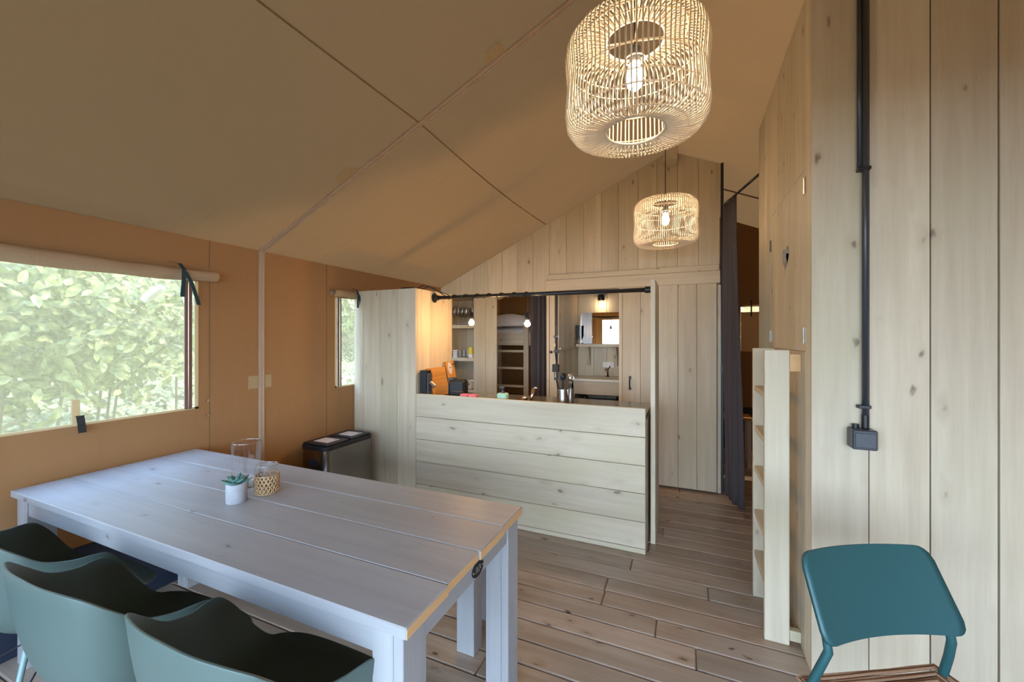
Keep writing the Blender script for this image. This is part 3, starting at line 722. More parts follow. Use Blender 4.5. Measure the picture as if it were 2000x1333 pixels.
def curtain(name, p0, p1, z0, z1, folds, amp, label, spread=0.0):
    p0, p1 = Vector(p0), Vector(p1); d = p1 - p0; nrm = Vector((-d.y, d.x)).normalized()
    def fn(a, b):
        ph = a * folds * 2 * PI; k = (.75 + .25 * (1 - b)) ; wob = .012 * math.sin(7 * a + 5 * b)
        q = p0 + d * a * (1 + spread * (1 - b)) + nrm * (amp * (math.sin(ph) + .3 * math.sin(2.3 * ph + 1)) * k + wob)
        return (q.x, q.y, z0 + (z1 - z0) * b)
    o = MB().grid(fn, folds * 14, 26).build(name, 'curtain', smooth=True, fix=False, solid=.003); return tag(o, label, 'curtain')
curtain('grey_curtain', (at(1036, Y=4.36).x, 4.36), (xs3 - .005, 4.36), .03, 1.97, 4, .028, 'grey violet curtain beside the washroom partition behind the kitchen')

# ------------------------------------------------------------------ tall plank cupboard and counter
YC = 2.827
cb = thing('tall_cupboard', 'tall whitewashed plank cupboard at the left end of the kitchen counter', 'cupboard', (-2.45, 3.1, 0))
cxs = [-2.79] + [at(p, Y=YC).x for p in (710, 743, 776, 812)]
CH = 1.872
for a, b in zip(cxs[:-1], cxs[1:]): plank(cb, 'wallZ', a + .001, b - .001, YC, YC + .02, 0.0, CH, name='front_plank')
cX = cxs[-1]
for a, b in zip((2.848, 3.04, 3.225), (3.04, 3.225, 3.41)): plank(cb, 'wallZ', cX - .02, cX, a + .001, b - .001, 0, CH, name='side_plank')
plank(cb, 'wallX', -2.79, cX - .021, YC + .021, 3.41, CH - .03, CH - .008, name='top_panel')
plank(cb, 'wallZ', -2.79, cX - .021, 3.39, 3.41, 0, CH - .031, name='back_panel')
MB().box(-2.785, cX - .022, YC + .0205, YC + .0208, 0.01, CH - .01).build('gap_dark_sheet', 'bark_gap_brown', cb)
MB().box(cX - .0212, cX - .0208, YC + .03, 3.40, .01, CH - .01).build('gap_dark_sheet', 'bark_gap_brown', cb)  # thin dark sheets added inside the cupboard so plank gaps show dark
# counter
CXR = -.25; FZ = .977; WZ = .925
ct = thing('kitchen_counter', 'kitchen counter clad in wide horizontal whitewashed boards', 'counter', (-1.2, 3.1, 0))
zr = [FZ] + [at(1264, Y=YC, py=y).z for y in (856, 912, 967, 1023)] + [at(1262, Y=YC, py=1075).z, 0.0]
for a, b in zip(zr[1:], zr[:-1]): plank(ct, 'wallX', cX + .002, CXR, YC, YC + .022, a + .0015, b - .0015, name='front_board')
plank(ct, 'worktop', cX + .002, CXR, YC + .023, 3.44, WZ - .035, WZ, name='worktop', c=.002)
MB().box(cX + .003, CXR - .003, YC + .0222, YC + .0227, 0.01, FZ - .05).build('gap_dark_sheet', 'bark_gap_brown', ct)  # dark panel added behind the counter boards, darkening the joints
for a, b in ((YC + .023, 3.03), (3.032, 3.22), (3.222, 3.42)): plank(ct, 'wallZ', CXR - .02, CXR, a, b, 0, WZ - .036, name='end_plank')
plank(ct, 'wallX', cX + .002, CXR - .021, 3.40, 3.42, 0.05, WZ - .036, name='back_panel')
# end board
ep = thing('end_board', 'tall narrow upright plank at the right end of the counter', 'board', (-.2, 3.2, 0))
exx = at(1270.5, Y=3.0).x; plank(ep, 'wallZ', exx, exx + .032, 3.0, 3.19, 0, 1.86, name='upright_plank'); plank(ep, 'wallZ', exx, exx + .032, 3.192, 3.40, 0, 1.86, name='upright_plank')

# rail over the counter with cables
RZ_ = at(1273, Y=3.1, py=566).z; RY = 3.1
rl = thing('hanging_rail', 'black metal rail spanning above the kitchen counter', 'rail', (-1.2, RY, RZ_))
MB().tube([(cX + .001, RY, RZ_ + .012), (exx - .001, RY, RZ_)], .0165, 14).build('rail_tube', 'black', rl, smooth=True)
for x, dz in ((cX, .012), (exx, 0)):
    s = 1 if x == cX else -1
    a = MB().tube([(x + s * .001, RY, RZ_ + dz), (x + s * .008, RY, RZ_ + dz)], .044 if s > 0 else .028, 18)
    a.build('wall_flange', 'black', rl)
    MB().tube([(x + s * .008, RY, RZ_ + dz), (x + s * .045, RY, RZ_ + dz)], .024, 14).build('socket_collar', 'black', rl, smooth=True, angle=40)
for a in range(4):
    an = a * PI / 2 + .6; MB().tube([(cX + .007, RY + .033 * math.cos(an), RZ_ + .012 + .033 * math.sin(an)), (cX + .012, RY + .033 * math.cos(an), RZ_ + .012 + .033 * math.sin(an))], .006, 6).build('screw', 'steel', rl)
XB1 = at(921, Y=RY).x; XB2 = at(1030, Y=RY).x
cab = thing('lamp_cable', 'black cable wound along the rail from the top of the tall cupboard', 'cable', (cX, RY, CH))
P = [(cX - .12, 3.0, CH + .016), (cX - .06, 3.02, CH + .05), (cX + .03, 3.06, CH + .02), (cX + .10, RY, RZ_ + .035)]
MB().tube(P, .005, 6).build('cable', 'black', cab, smooth=True)
P = [(cX - .12, 3.03, CH + .012), (cX - .02, 3.05, CH + .035), (cX + .06, 3.08, CH - .005), (cX + .16, RY, RZ_ + .03)]
MB().tube(P, .004, 6).build('cable', 'black', cab, smooth=True)
P = []
for i in range(150):
    t = i / 149; x = cX + .1 + (XB2 - cX - .1) * t; a = t * 2 * PI * 7; P.append((x, RY + .0205 * math.sin(a), RZ_ + .012 * (1 - (x - cX) / (exx - cX)) + .0205 * math.cos(a)))
MB().tube(P, .0035, 5).build('wound_cable', 'black', cab, smooth=True)
MB().box(cX - .26, cX - .12, 2.95, 3.07, CH + .001, CH + .03, .006).build('plug_box', 'blackplastic', cab)
def bulb_pendant(x, y, top, zb, rb, mat, label, grp):
    t = thing('bulb_lamp', label, 'lamp', (x, y, zb), world=False, group=grp)
    MB().tube([(0, 0, top - zb), (.003, 0, (top - zb) * .7), (0, 0, .07)], .0028, 6).build('lamp_cord', 'black', t)
    MB().lathe([(0, .098), (.008, .095), (.015, .085), (.017, .06), (.020, .055), (.020, .035), (.016, .03), (0, .03)], n=18).build('lamp_holder', 'black', t, smooth=True, angle=40)
    pr = []
    for i in range(13):
        a = -PI / 2 + PI * .86 * i / 12; pr.append((max(0, rb * math.cos(a)), rb * math.sin(a)))
    pr += [(rb * .40, rb * 1.05), (rb * .38, .034)]
    MB().lathe(pr, n=18).build('bulb', mat, t, smooth=True)
    return t
for px_, pyb, lb in ((921, 631, 'lit round bulb hanging from the black rail in front of the shelving'), (1030, 633, 'lit round bulb hanging from the black rail in front of the bunk room')):
    p = at(px_, Y=RY, py=pyb); bulb_pendant(p.x, RY, RZ_ - .01, p.z, .0235, 'bulb_rail', lb, 'bulbs hanging from the rail')

# ------------------------------------------------------------------ things on the worktop
p = at(829, Y=3.0); kb = thing('knife_block', 'black upright box on the worktop at the cupboard side', 'knife block', (cX + .06, 2.90, WZ + .0005), world=False)
MB().box(-.045, .02, -.04, .04, 0, .245, .004).build('block_body', 'blackplastic', kb)
MB().box(.021, .035, -.03, .035, .02, .22, .003).build('side_plate', 'slate', kb)
MB().tube([(.035, .0, .14), (.075, .01, .105)], .02, 8).build('knob', 'steel', kb, smooth=True, angle=40)
# chopping boards leaning on the cupboard's side
def leaning(name, label, y0, y1, h, lean, th, mat, extra=None, xoff=0.0):
    t = thing(name, label, 'chopping board', (cX + .004 + xoff, (y0 + y1) / 2, WZ), world=False)
    hw = (y1 - y0) / 2; n = max(3, round(h / .035)); a = math.atan2(lean, h)
    def tr(u, v, q):  # u along Y, v up the board, q thickness
        return (lean - v * math.sin(a) + q * math.cos(a), u, v * math.cos(a) + q * math.sin(a))
    for i in range(n):
        v0, v1 = h * i / n + .0006, h * (i + 1) / n - .0006
        vs = [tr(u, v, q) for u in (-hw, hw) for v in (v0, v1) for q in (0, th)]
        MB().add(vs, [(0, 1, 3, 2), (4, 6, 7, 5), (0, 4, 5, 1), (2, 3, 7, 6), (0, 2, 6, 4), (1, 5, 7, 3)]).build('stave', mat, t)
    if extra: extra(t, tr, hw)
    return t
def tag_extra(t, tr, hw):
    c = [(.045 * .75 * math.cos(k * PI / 12), .045 * 1.25 * math.sin(k * PI / 12)) for k in range(24)]
    vs = [tr(-.01 + u, .235 + v, .0245) for u, v in c] + [tr(-.01 + u, .235 + v, .0265) for u, v in c]
    MB().add(vs, [tuple(range(24)), tuple(range(47, 23, -1))] + [(i, (i + 1) % 24, 24 + (i + 1) % 24, 24 + i) for i in range(24)]).build('oval_tag', 'paper', t)
    MB().tube([tr(-.022, .238, .028), tr(-.01, .243, .028), tr(.004, .238, .028)], .003, 5).build('tag_print', 'slate', t)
    vs = [tr(-hw, v, q) for v in (.0, .30) for q in (.024, .026)] + [tr(-hw - .006, v, q) for v in (0, .30) for q in (.024, .026)]
    MB().add(vs, [(0, 1, 3, 2), (4, 6, 7, 5), (0, 4, 5, 1), (2, 3, 7, 6), (0, 2, 6, 4), (1, 5, 7, 3)]).build('dark_edge', 'bark_gap_brown', t)
    MB().tube([tr(.045, .27, .026), tr(.06, .275, .05), tr(.05, .25, .05)], .008, 6).build('hook', 'black', t)
leaning('chopping_board', 'orange striped butcher block board leaning on the cupboard side', 2.955, 3.215, .255, .055, .035, 'warmX')
leaning('chopping_board', 'tall wooden board with a pale oval tag behind the toaster', 3.235, 3.385, .30, .06, .024, 'warmX', tag_extra)
# toaster
t = thing('toaster', 'black toaster with a grey end on the worktop', 'toaster', (at(893, Y=3.08).x, 3.08, WZ + .001), rz=.15, world=False)
MB().box(-.06, .085, -.055, .055, .012, .155, .014).build('toaster_body', 'blackplastic', t)
MB().box(-.067, -.061, -.05, .05, .02, .12, .002).build('end_plate', 'steel', t)
MB().box(-.075, -.02, -.05, .05, .150, .172, .006).build('lid', 'slate', t)
for s in (-1, 1): MB().box(-.04, .07, s * .02 - .008, s * .02 + .008, .150, .157).build('slot', 'black', t)
MB().box(.085, .11, -.012, .012, .11, .125, .003).build('lever', 'black', t)
MB().box(-.02, .08, -.058, -.055, .055, .059).build('chrome_line', 'chrome', t)
for s in (-1, 1): MB().box(s * .05 - .01, s * .05 + .01, -.04, .04, 0, .012).build('foot', 'blackplastic', t)
# sponges
for i, px_ in enumerate((908, 924)):
    o = MB().box(-.036, .036, -.03, .03, 0, .030, .008).build('sponge', 'pink'); pp = at(px_, Y=2.90)
    o.location = (pp.x, 2.90, WZ + .033); o['label'] = ''
    tag(o, 'pink wrapped sponge, the %s of the pair by the toaster' % ('left one' if i == 0 else 'right one'), 'sponge', 'pink sponges behind the counter front')
    o2 = None
o = MB().box(-.09, .09, -.04, .04, 0, .032, .003).build('sponge_tray', 'blackplastic'); pp = at(916, Y=2.90); o.location = (pp.x, 2.90, WZ + .0005); tag(o, 'low dark tray under the pink sponges', 'tray')
# soap dispenser
t = thing('soap_dispenser', 'mint green soap dispenser with a grey pump', 'soap dispenser', (at(982, Y=2.93).x, 2.93, WZ), world=False)
MB().box(-.043, .043, -.03, .03, 0, .085, .010).build('bottle', 'mint', t, smooth=True, angle=35)
MB().lathe([(0, .085), (.014, .085), (.014, .10), (.005, .103), (.005, .122), (.0, .122)], n=14).build('pump', 'slate', t, smooth=True, angle=40)
MB().box(-.03, .015, -.008, .008, .120, .134, .003).build('nozzle', 'slate', t)
# kitchen tap and small strainer
t = thing('kitchen_tap', 'shiny bronze kitchen tap leaning over the worktop edge', 'tap', (at(1036, Y=2.96).x, 2.96, WZ), world=False)
MB().lathe([(0, 0), (.024, 0), (.022, .01), (.012, .02), (0, .02)], n=16).build('base', 'copper', t, smooth=True, angle=40)
MB().tube([(0, 0, .01), (.01, 0, .06), (.03, 0, .13)], .013, 10).build('tap_body', 'copper', t, smooth=True)
MB().tube([(.03, 0, .13), (.045, 0, .14), (.055, .0, .125)], .008, 8).build('lever', 'chrome', t, smooth=True)
t = thing('small_pot', 'small shiny metal strainer beside the kitchen tap', 'strainer', (at(1022, Y=2.93).x, 2.93, WZ), world=False)
MB().lathe([(0, .0), (.015, .0), (.034, .03), (.038, .058), (.036, .058), (.03, .03), (0, .01)], n=20).build('bowl', 'copper', t, smooth=True, angle=40)
MB().lathe([(0, .07), (.008, .066), (.010, .075), (0, .08)], (.015, 0, 0), 10).build('knob', 'copper', t, smooth=True)
MB().tube([(-.035, 0, .055), (-.06, 0, .05)], .005, 6).build('handle', 'copper', t)
# utensil holder
t = thing('utensil_holder', 'perforated steel utensil holder on the worktop', 'utensil holder', (at(1099, Y=2.98).x, 2.98, WZ), world=False)
MB().lathe([(0, .003), (.043, .003), (.044, 0), (.044, .135), (.042, .135), (.042, .006), (0, .006)], n=28, cap=False).build('holder_body', 'steel', t, smooth=True, angle=40)
hb = MB()
for k in range(28):
    for j in range(8):
        if (k // 3) % 2: continue
        a = 2 * PI * (k + .5) / 28; c = Vector((.0443 * math.cos(a), .0443 * math.sin(a), .018 + .014 * j))
        ta = Vector((-math.sin(a), math.cos(a), 0)) * .0035; up = Vector((0, 0, .0045))
        hb.add([c - ta, c - up, c + ta, c + up], [(0, 1, 2, 3)])
hb.build('holes', 'black', t, kind='stuff')
t2 = thing('utensil_holder', 'plain darker metal canister right of the perforated holder', 'canister', (at(1113.5, Y=3.04).x, 3.04, WZ), world=False)
MB().lathe([(0, .003), (.030, .003), (.031, 0), (.031, .135), (.029, .135), (.029, .006), (0, .006)], n=24, cap=False).build('canister_body', 'darksteel', t2, smooth=True, angle=40)
hx_, hy_ = t.location.x, t.location.y
def utensil(name, mat, dx, dy, tx_, ty_, h, head, label):
    o = thing(name, label, 'kitchen utensil', (hx_ + dx, hy_ + dy, WZ + .01), world=False, group='utensils in the steel holder')
    MB().tube([(0, 0, 0), (tx_ * .5, ty_ * .5, h * .5), (tx_, ty_, h)], .004, 6).build('handle', mat, o)
    q = MB()
    if head == 'spoon': q.lathe([(0, -.030), (.014, -.02), (.019, 0), (.014, .02), (0, .03)], (tx_, ty_, h + .02), 10)
    elif head == 'fork':
        q.box(tx_ - .018, tx_ + .018, ty_ - .002, ty_ + .002, h, h + .02)
        for k in range(3): q.box(tx_ - .018 + .0155 * k, tx_ - .013 + .0155 * k, ty_ - .002, ty_ + .002, h + .02, h + .055)
    elif head == 'turner': q.box(tx_ - .025, tx_ + .025, ty_ - .002, ty_ + .002, h, h + .06)
    else:
        for k in range(6):
            a = PI * k / 6; q.tube([(tx_ + r_ * math.cos(a), ty_ + r_ * math.sin(a), h + z_) for r_, z_ in ((0, 0), (.016, .02), (.02, .045), (0, .07), (-.02, .045), (-.016, .02))], .0012, 4, closed=True)
    q.build('head', mat, o, smooth=(head == 'spoon'))
utensil('serving_fork', 'blackplastic', -.02, 0, -.03, 0, .19, 'fork', 'black serving fork standing leftmost in the steel holder')
utensil('slotted_turner', 'blackplastic', 0, .01, -.0, 0, .185, 'turner', 'black slotted turner standing in the middle of the steel holder')
utensil('ladle', 'blackplastic', .0, -.02, .005, 0, .20, 'spoon', 'black ladle standing in front in the steel holder')
utensil('whisk', 'chrome', .022, 0, .05, 0, .18, 'whisk', 'wire whisk leaning right out of the steel holder')
utensil('steel_spoon', 'chrome', .02, .015, .03, .01, .19, 'spoon', 'shiny steel spoon leaning right in the steel holder')

# ------------------------------------------------------------------ plank cabin on the right (wall_right)
wr = structure('wall_right', MB().prism([(XB + .03, 0), (2.2, 0), (2.2, roofz(2.2) - .03), (XB + .03, roofz(XB + .03) - .03)], YBk + .022, YBk + .03, 'Y'), 'bark_gap_brown')  # dark-coloured backing, seen as dark lines between the cabin planks
ed = [XB, .6896, .8787, 1.072, 1.265, 1.458, 1.65, 1.84, 2.03, 2.2]
for i, (a, b) in enumerate(zip(ed[:-1], ed[1:])):
    g = .0018 if i != 2 else .0032
    MB().prism([(a + (g if i else 0), 0), (b - g, 0), (b - g, roofz(b) - .015), (a + (g if i else 0), roofz(a) - .015)], YBk + (.0 if i != 3 else -.004), YBk + .022, 'Y').build('plank', 'wallZ', wr)
H0, H1, HZ0, HZ1 = 2.203, 3.02, 1.388, 2.215
ye = [YBk + .023, H0, H0 + .2043, H0 + .4085, H0 + .6128, H1, 3.25, YBk2]
zt_ = roofz(XB) - .015
for i, (a, b) in enumerate(zip(ye[:-1], ye[1:])):
    if 1 <= i <= 4:
        plank(wr, 'wallZ', XB, XB + .022, a + .001, b - .001, 0, HZ0 - .002, c=.0015)
        plank(wr, 'wallZ', XB, XB + .022, a + .001, b - .001, HZ1 + .002, zt_, c=.0015)
    else: plank(wr, 'wallZ', XB, XB + .022, a + .001, b - .001, 0, zt_, c=.0015)
plank(wr, 'wallZ', XB + .023, 2.2, YBk2 - .02, YBk2, 0, 2.2)
MB().box(XB + .12, XB + .14, YBk + .03, YBk2 - .02, 0, 2.9).build('dark_interior_sheet', 'black', wr)  # black sheet added behind the heart so the cabin interior looks unlit
# hatch with a heart cut out
ht = empty_structure('door_2')
hc = H0 + .4085; hz = 1.885
heart = []
for k in range(13):
    a = PI * k / 12; heart.append((.075 * math.sin(a) ** 3 * 1.15, hz + .0047 * (13 * math.cos(a) - 5 * math.cos(2 * a) - 2 * math.cos(3 * a) - math.cos(4 * a)) ))
for s in (-1, 1):
    y_in = hc + s * .001; y_m = hc + s * .204; y_out = hc + s * .407
    pts = [(y_in, HZ1), (y_m, HZ1), (y_m, HZ0), (y_in, HZ0)] + [(hc + s * max(.001, h[0]), h[1]) for h in reversed(heart)]
    MB().prism(pts, XB + .001, XB + .021, 'X').build('hatch_plank', 'wallZ', ht)
    MB().box(XB + .001, XB + .021, min(y_m + s * .0015, y_out), max(y_m + s * .0015, y_out), HZ0, HZ1, .0015).build('hatch_plank', 'wallZ', ht)
    for z in (1.46, 2.14 if s < 0 else 2.03):
        yh = hc + s * .40
        hg = MB().box(XB - .003, XB + .001, yh - .018, yh + .018, z - .035, z + .035).tube([(XB - .004, yh, z - .036), (XB - .004, yh, z + .036)], .004, 6)
        hg.build('hinge', 'steel', ht)
        M.setdefault('x', None)

# electric conduit on the wall
pc = at(1690, Y=YBk - .02)
cd = thing('wall_conduit', 'black conduit pipe running down the plank wall to a box', 'conduit', (pc.x, YBk, 1.0))
ztop = roofz(pc.x) - .03; zc = at(1688, Y=YBk - .02, py=330).z; zbx = at(1688, Y=YBk - .03, py=836).z; zb0 = at(1688, Y=YBk - .05, py=878).z
yp = YBk - .019
MB().tube([(pc.x, yp, ztop), (pc.x, yp, zbx - .004)], .0105, 14).build('pipe', 'pipe', cd, smooth=True)
MB().tube([(pc.x - .016, yp + .006, ztop), (pc.x - .016, yp + .006, zc)], .0095, 12).build('pipe', 'pipe', cd, smooth=True)
for z in (zc, at(1688, Y=yp, py=795).z):
    MB().box(pc.x - .026, pc.x + .017, yp - .013, YBk - .002, z - .007, z + .007, .002).build('clip', 'black', cd)
MB().tube([(pc.x, yp, zbx + .05), (pc.x, yp, zbx + .0)], .0125, 14).build('pipe_collar', 'black', cd, smooth=True, angle=30)
MB().tube([(pc.x - .032, yp, zbx - .01), (pc.x - .032, yp, zbx + .012)], .012, 14).build('blanking_plug', 'black', cd)
MB().box(pc.x - .056, pc.x + .025, YBk - .07, YBk - .002, zb0, zbx - .004, .004).build('switch_box', 'pipe', cd)
MB().box(pc.x - .048, pc.x + .018, YBk - .073, YBk - .069, zb0 + .010, zbx - .016, .0015).build('box_cover', 'slate', cd)

# bunk ladder beside the cabin
ld = thing('bunk_ladder', 'whitewashed wooden ladder hanging beside the plank cabin', 'ladder', (.40, 2.5, 0))
plank(ld, 'wallZ', .345, .447, 2.262, 2.292, 0, 1.392, name='side_rail', c=.003)
plank(ld, 'wallZ', .345, .447, 2.620, 2.650, 0, 1.392, name='side_rail', c=.003)
for z in (1.182, .959, .735, .492, .265): plank(ld, 'wallY', .35, .442, 2.293, 2.619, z - .028, z, name='rung', c=.002)
plank(ld, 'raw', .448, .494, 2.268, 2.30, 1.29, 1.372, name='top_hook', c=.002)
plank(ld, 'wallX', .448, .494, 2.268, 2.30, .02, .07, name='spacer', c=.002)

# corridor curtain, its rod, dark post
rod = thing('curtain_rod', 'thin black curtain rod across the corridor opening', 'rod', (.4, 3.8, 2.67))
MB().tube([(.315, 4.15, 2.66), (.50, 3.50, 2.67)], .010, 10).build('rod', 'black', rod, smooth=True)
for k in range(4):
    y = 4.12 - .03 * k; x = .315 + .185 * (4.15 - y) / .65
    MB().tube([(x + .016 * math.cos(a * PI / 5), y, 2.66 + .016 * math.sin(a * PI / 5)) for a in range(10)], .002, 5, closed=True).build('ring', 'steel', rod)
curtain('grey_curtain', (.315, 4.16), (.395, 3.90), .035, 2.655, 4, .022, 'long dark grey curtain hanging in the corridor beside the sliding door', spread=.42)
o = thing('tent_pole', 'dark metal tent pole at the end of the plank gable wall', 'pole', (.31, 4.22, 0))
MB().box(.293, .318, 4.205, 4.23, 0, roofz(.305) - .02, .002).build('pole_tube', 'black', o)
MB().box(.290, .325, 4.19, 4.204, 1.13, 1.20, .002).build('clamp', 'pipe', o)
# low stool by the far wall
sp_ = at(1461, Y=5.2)
st = thing('low_stool', 'small pale wooden stool in the room behind the corridor curtain', 'stool', (sp_.x - .12, 5.3, 0), world=False)
szt = at(1461, Y=5.2, py=816).z
MB().box(-.2, .16, -.14, .14, szt - .03, szt, .003).build('stool_top', 'orangewood', st)
for a in (-.17, .13):
    for b in (-.11, .11): MB().box(a - .02, a + .02, b - .02, b + .02, 0, szt - .031, .002).build('leg', 'wallZ', st)

# ------------------------------------------------------------------ dining table
TZ = .77; tx0, tx1, ty0, ty1 = -2.757, -.600, .768, 1.512
tb = thing('dining_table', 'long whitewashed plank dining table', 'table', ((tx0 + tx1) / 2, 1.13, 0))
pw = (ty1 - ty0) / 4
for i in range(4):
    e = tx1 - (.006 if i % 2 else 0)
    plank(tb, 'tableX', tx0, e, ty0 + pw * i + .0008, ty0 + pw * (i + 1) - .0008, TZ - .03, TZ, name='top_board', c=.003)
    MB().box(e - .0005, e + .001, ty0 + pw * i + .003, ty0 + pw * (i + 1) - .003, TZ - .028, TZ - .003).build('end_grain', 'raw', tb, label='orange raw end grain of the table top')
lw = .095
for x in (tx0 + .02, tx1 - .02 - lw):
    for y in (ty0 + .015, ty1 - .015 - lw):
        lg = plank(tb, 'tableZ', x, x + lw * .68, y, y + lw, 0, TZ - .031, name='leg', c=.002)
        plank(lg, 'tableZ', x + lw * .68 + .001, x + lw, y, y + lw, 0, TZ - .031, name='leg_plank', c=.002).location = (0, 0, 0)
AZ = .668
plank(tb, 'tableX', tx0 + .02 + lw, tx1 - .02 - lw, ty0 + .02, ty0 + .042, AZ, TZ - .031, name='apron', c=.002)
plank(tb, 'tableX', tx0 + .02 + lw, tx1 - .02 - lw, ty1 - .042, ty1 - .02, AZ, TZ - .031, name='apron', c=.002)
for x in (tx0 + .03, tx1 - .047): plank(tb, 'tableY', x, x + .022, ty0 + .015 + lw, ty1 - .015 - lw, AZ, TZ - .031, name='apron', c=.002)
bxx = tx1 - .0245; by, bz_ = 1.165, .698
def oval(ry, rz, x0, x1, mat, nm):
    pts = [(by + ry * math.cos(k * PI / 16), bz_ + rz * math.sin(k * PI / 16)) for k in range(32)]
    return MB().prism(pts, x0, x1, 'X').build(nm, mat, tb if nm == 'badge' else bd)
bd = oval(.038, .024, bxx, bxx + .003, 'badgeblack', 'badge'); bd['label'] = 'black oval maker badge with two screws'
def sub(mb, nm, mat):
    o = mb.build(nm, mat, bd); o.location = (0, 0, 0); return o
for s in (-1, 1): sub(MB().tube([(bxx + .003, by + s * .031, bz_), (bxx + .005, by + s * .031, bz_)], .0042, 10), 'screw', 'chrome')
for a, b in (((-.014, -.011), (-.010, .012)), ((-.010, .012), (-.002, -.010)), ((-.002, -.010), (.002, .012)), ((.007, -.011), (.011, .012)), ((.011, .012), (.017, -.006))):
    sub(MB().tube([(bxx + .0035, by + a[0], bz_ + a[1]), (bxx + .0035, by + b[0], bz_ + b[1])], .0014, 5), 'lettering', 'steel')

# bench on the far side of the table
bn = thing('bench', 'whitewashed plank bench pushed under the far side of the table', 'bench', (-1.7, 1.75, 0))
lx1 = at(942, Y=1.66).x; 
for i in range(2): plank(bn, 'tableX', -2.55, lx1 + .04, 1.60 + .17 * i, 1.768 + .17 * i, .42, .448, name='seat_board', c=.003)
for x in (-2.5, lx1 - .11):
    for y in (1.615, 1.845): plank(bn, 'tableZ', x, x + .09, y, y + .08, 0, .419, name='leg', c=.002)
plank(bn, 'tableX', -2.4, lx1 - .12, 1.74, 1.77, .33, .419, name='rail', c=.002)

# ------------------------------------------------------------------ things on the table
p = at(462, py=980, Z=TZ)
t = thing('potted_succulent', 'small succulent in a grey cement pot on the table', 'plant', (p.x, p.y, TZ), world=False)
MB().lathe([(0, 0), (.036, 0), (.038, .004), (.038, .078), (.035, .080), (.033, .076), (.033, .066), (0, .066)], n=32).build('pot', 'pot', t, smooth=True, angle=40)
MB().lathe([(0, .0665), (.0325, .0665), (.0, .070)], n=16).build('soil', 'soil', t)
def fleshy(an, tilt, ln, wd):
    d = Vector((math.cos(an), math.sin(an), 0)); s = Vector((-math.sin(an), math.cos(an), 0)); up = Vector((0, 0, 1))
    P = []; mb = MB(); k = 7; n = 8; vs = []
    for i in range(k):
        q = i / (k - 1); r = wd * math.sin(PI * min(1, .12 + q * .95)) ** .8 + .0006; c = d * ln * q * math.cos(tilt) + up * (ln * q * math.sin(tilt) + .012 * q * q) + Vector((0, 0, .070))
        nu = (up * math.cos(tilt) - d * math.sin(tilt))
        for j in range(n):
            a = 2 * PI * j / n; vs.append(c + s * r * math.cos(a) + nu * r * .35 * math.sin(a))
    fs = [(i * n + j, i * n + (j + 1) % n, (i + 1) * n + (j + 1) % n, (i + 1) * n + j) for i in range(k - 1) for j in range(n)] + [tuple(range(n)), tuple((k - 1) * n + j for j in range(n))]
    return mb.add(vs, fs)
for ring, (cnt, tilt, ln, wd) in enumerate(((8, .30, .054, .020), (7, .65, .042, .018), (5, 1.0, .030, .013))):
    for i in range(cnt): fleshy(2 * PI * i / cnt + ring * .4, tilt + R.uniform(-.1, .15), ln * R.uniform(.85, 1.15), wd).build('leaf', 'succulent', t, smooth=True)
p = at(481, py=948, Z=TZ)
t = thing('glass_cylinder', 'tall clear glass cylinder vase behind the succulent', 'vase', (p.x, p.y, TZ), world=False)
rv = .058; hv = at(481, py=948, Z=TZ); 
MB().lathe([(0, .006), (rv - .004, .006), (rv - .003, .20), (rv, .20), (rv, .0), (0, .0)], n=48, cap=False).build('vase_body', 'glass', t, smooth=True, angle=40)
MB().tube([((rv - .0015) * math.cos(a * PI / 24), (rv - .0015) * math.sin(a * PI / 24), .20) for a in range(48)], .0018, 6, closed=True).build('rim', glass('rim_glass', (.95, .93, .9), alpha=.25), t, smooth=True)
p = at(522, py=962, Z=TZ)
t = thing('rattan_candle_glass', 'glass tealight holder in a woven rattan sleeve', 'candle holder', (p.x, p.y, TZ), world=False)
rg = .043
MB().lathe([(0, .006), (rg - .004, .006), (rg - .003, .122), (rg, .122), (rg, 0), (0, 0)], n=40, cap=False).build('glass_cup', 'glass', t, smooth=True, angle=40)
MB().tube([((rg - .0015) * math.cos(a * PI / 20), (rg - .0015) * math.sin(a * PI / 20), .122) for a in range(40)], .0015, 6, closed=True).build('rim', glass('rim_glass', (.95, .93, .9), alpha=.25), t, smooth=True)
wv = MB(); n = 18
for k in range(n):
    for s in (-1, 1):
        wv.tube([((rg + .0025) * math.cos(2 * PI * k / n + s * q * .95), (rg + .0025) * math.sin(2 * PI * k / n + s * q * .95), .004 + .074 * q) for q in [i / 8 for i in range(9)]], .0028, 5)
for z in (.004, .018, .034, .050, .066, .079):
    wv.tube([((rg + .003) * math.cos(a * PI / 16), (rg + .003) * math.sin(a * PI / 16), z) for a in range(32)], .0026 if z in (.004, .079) else .0015, 5, closed=True)
wv.build('rattan_sleeve', 'rattan2', t, smooth=True, kind='stuff')

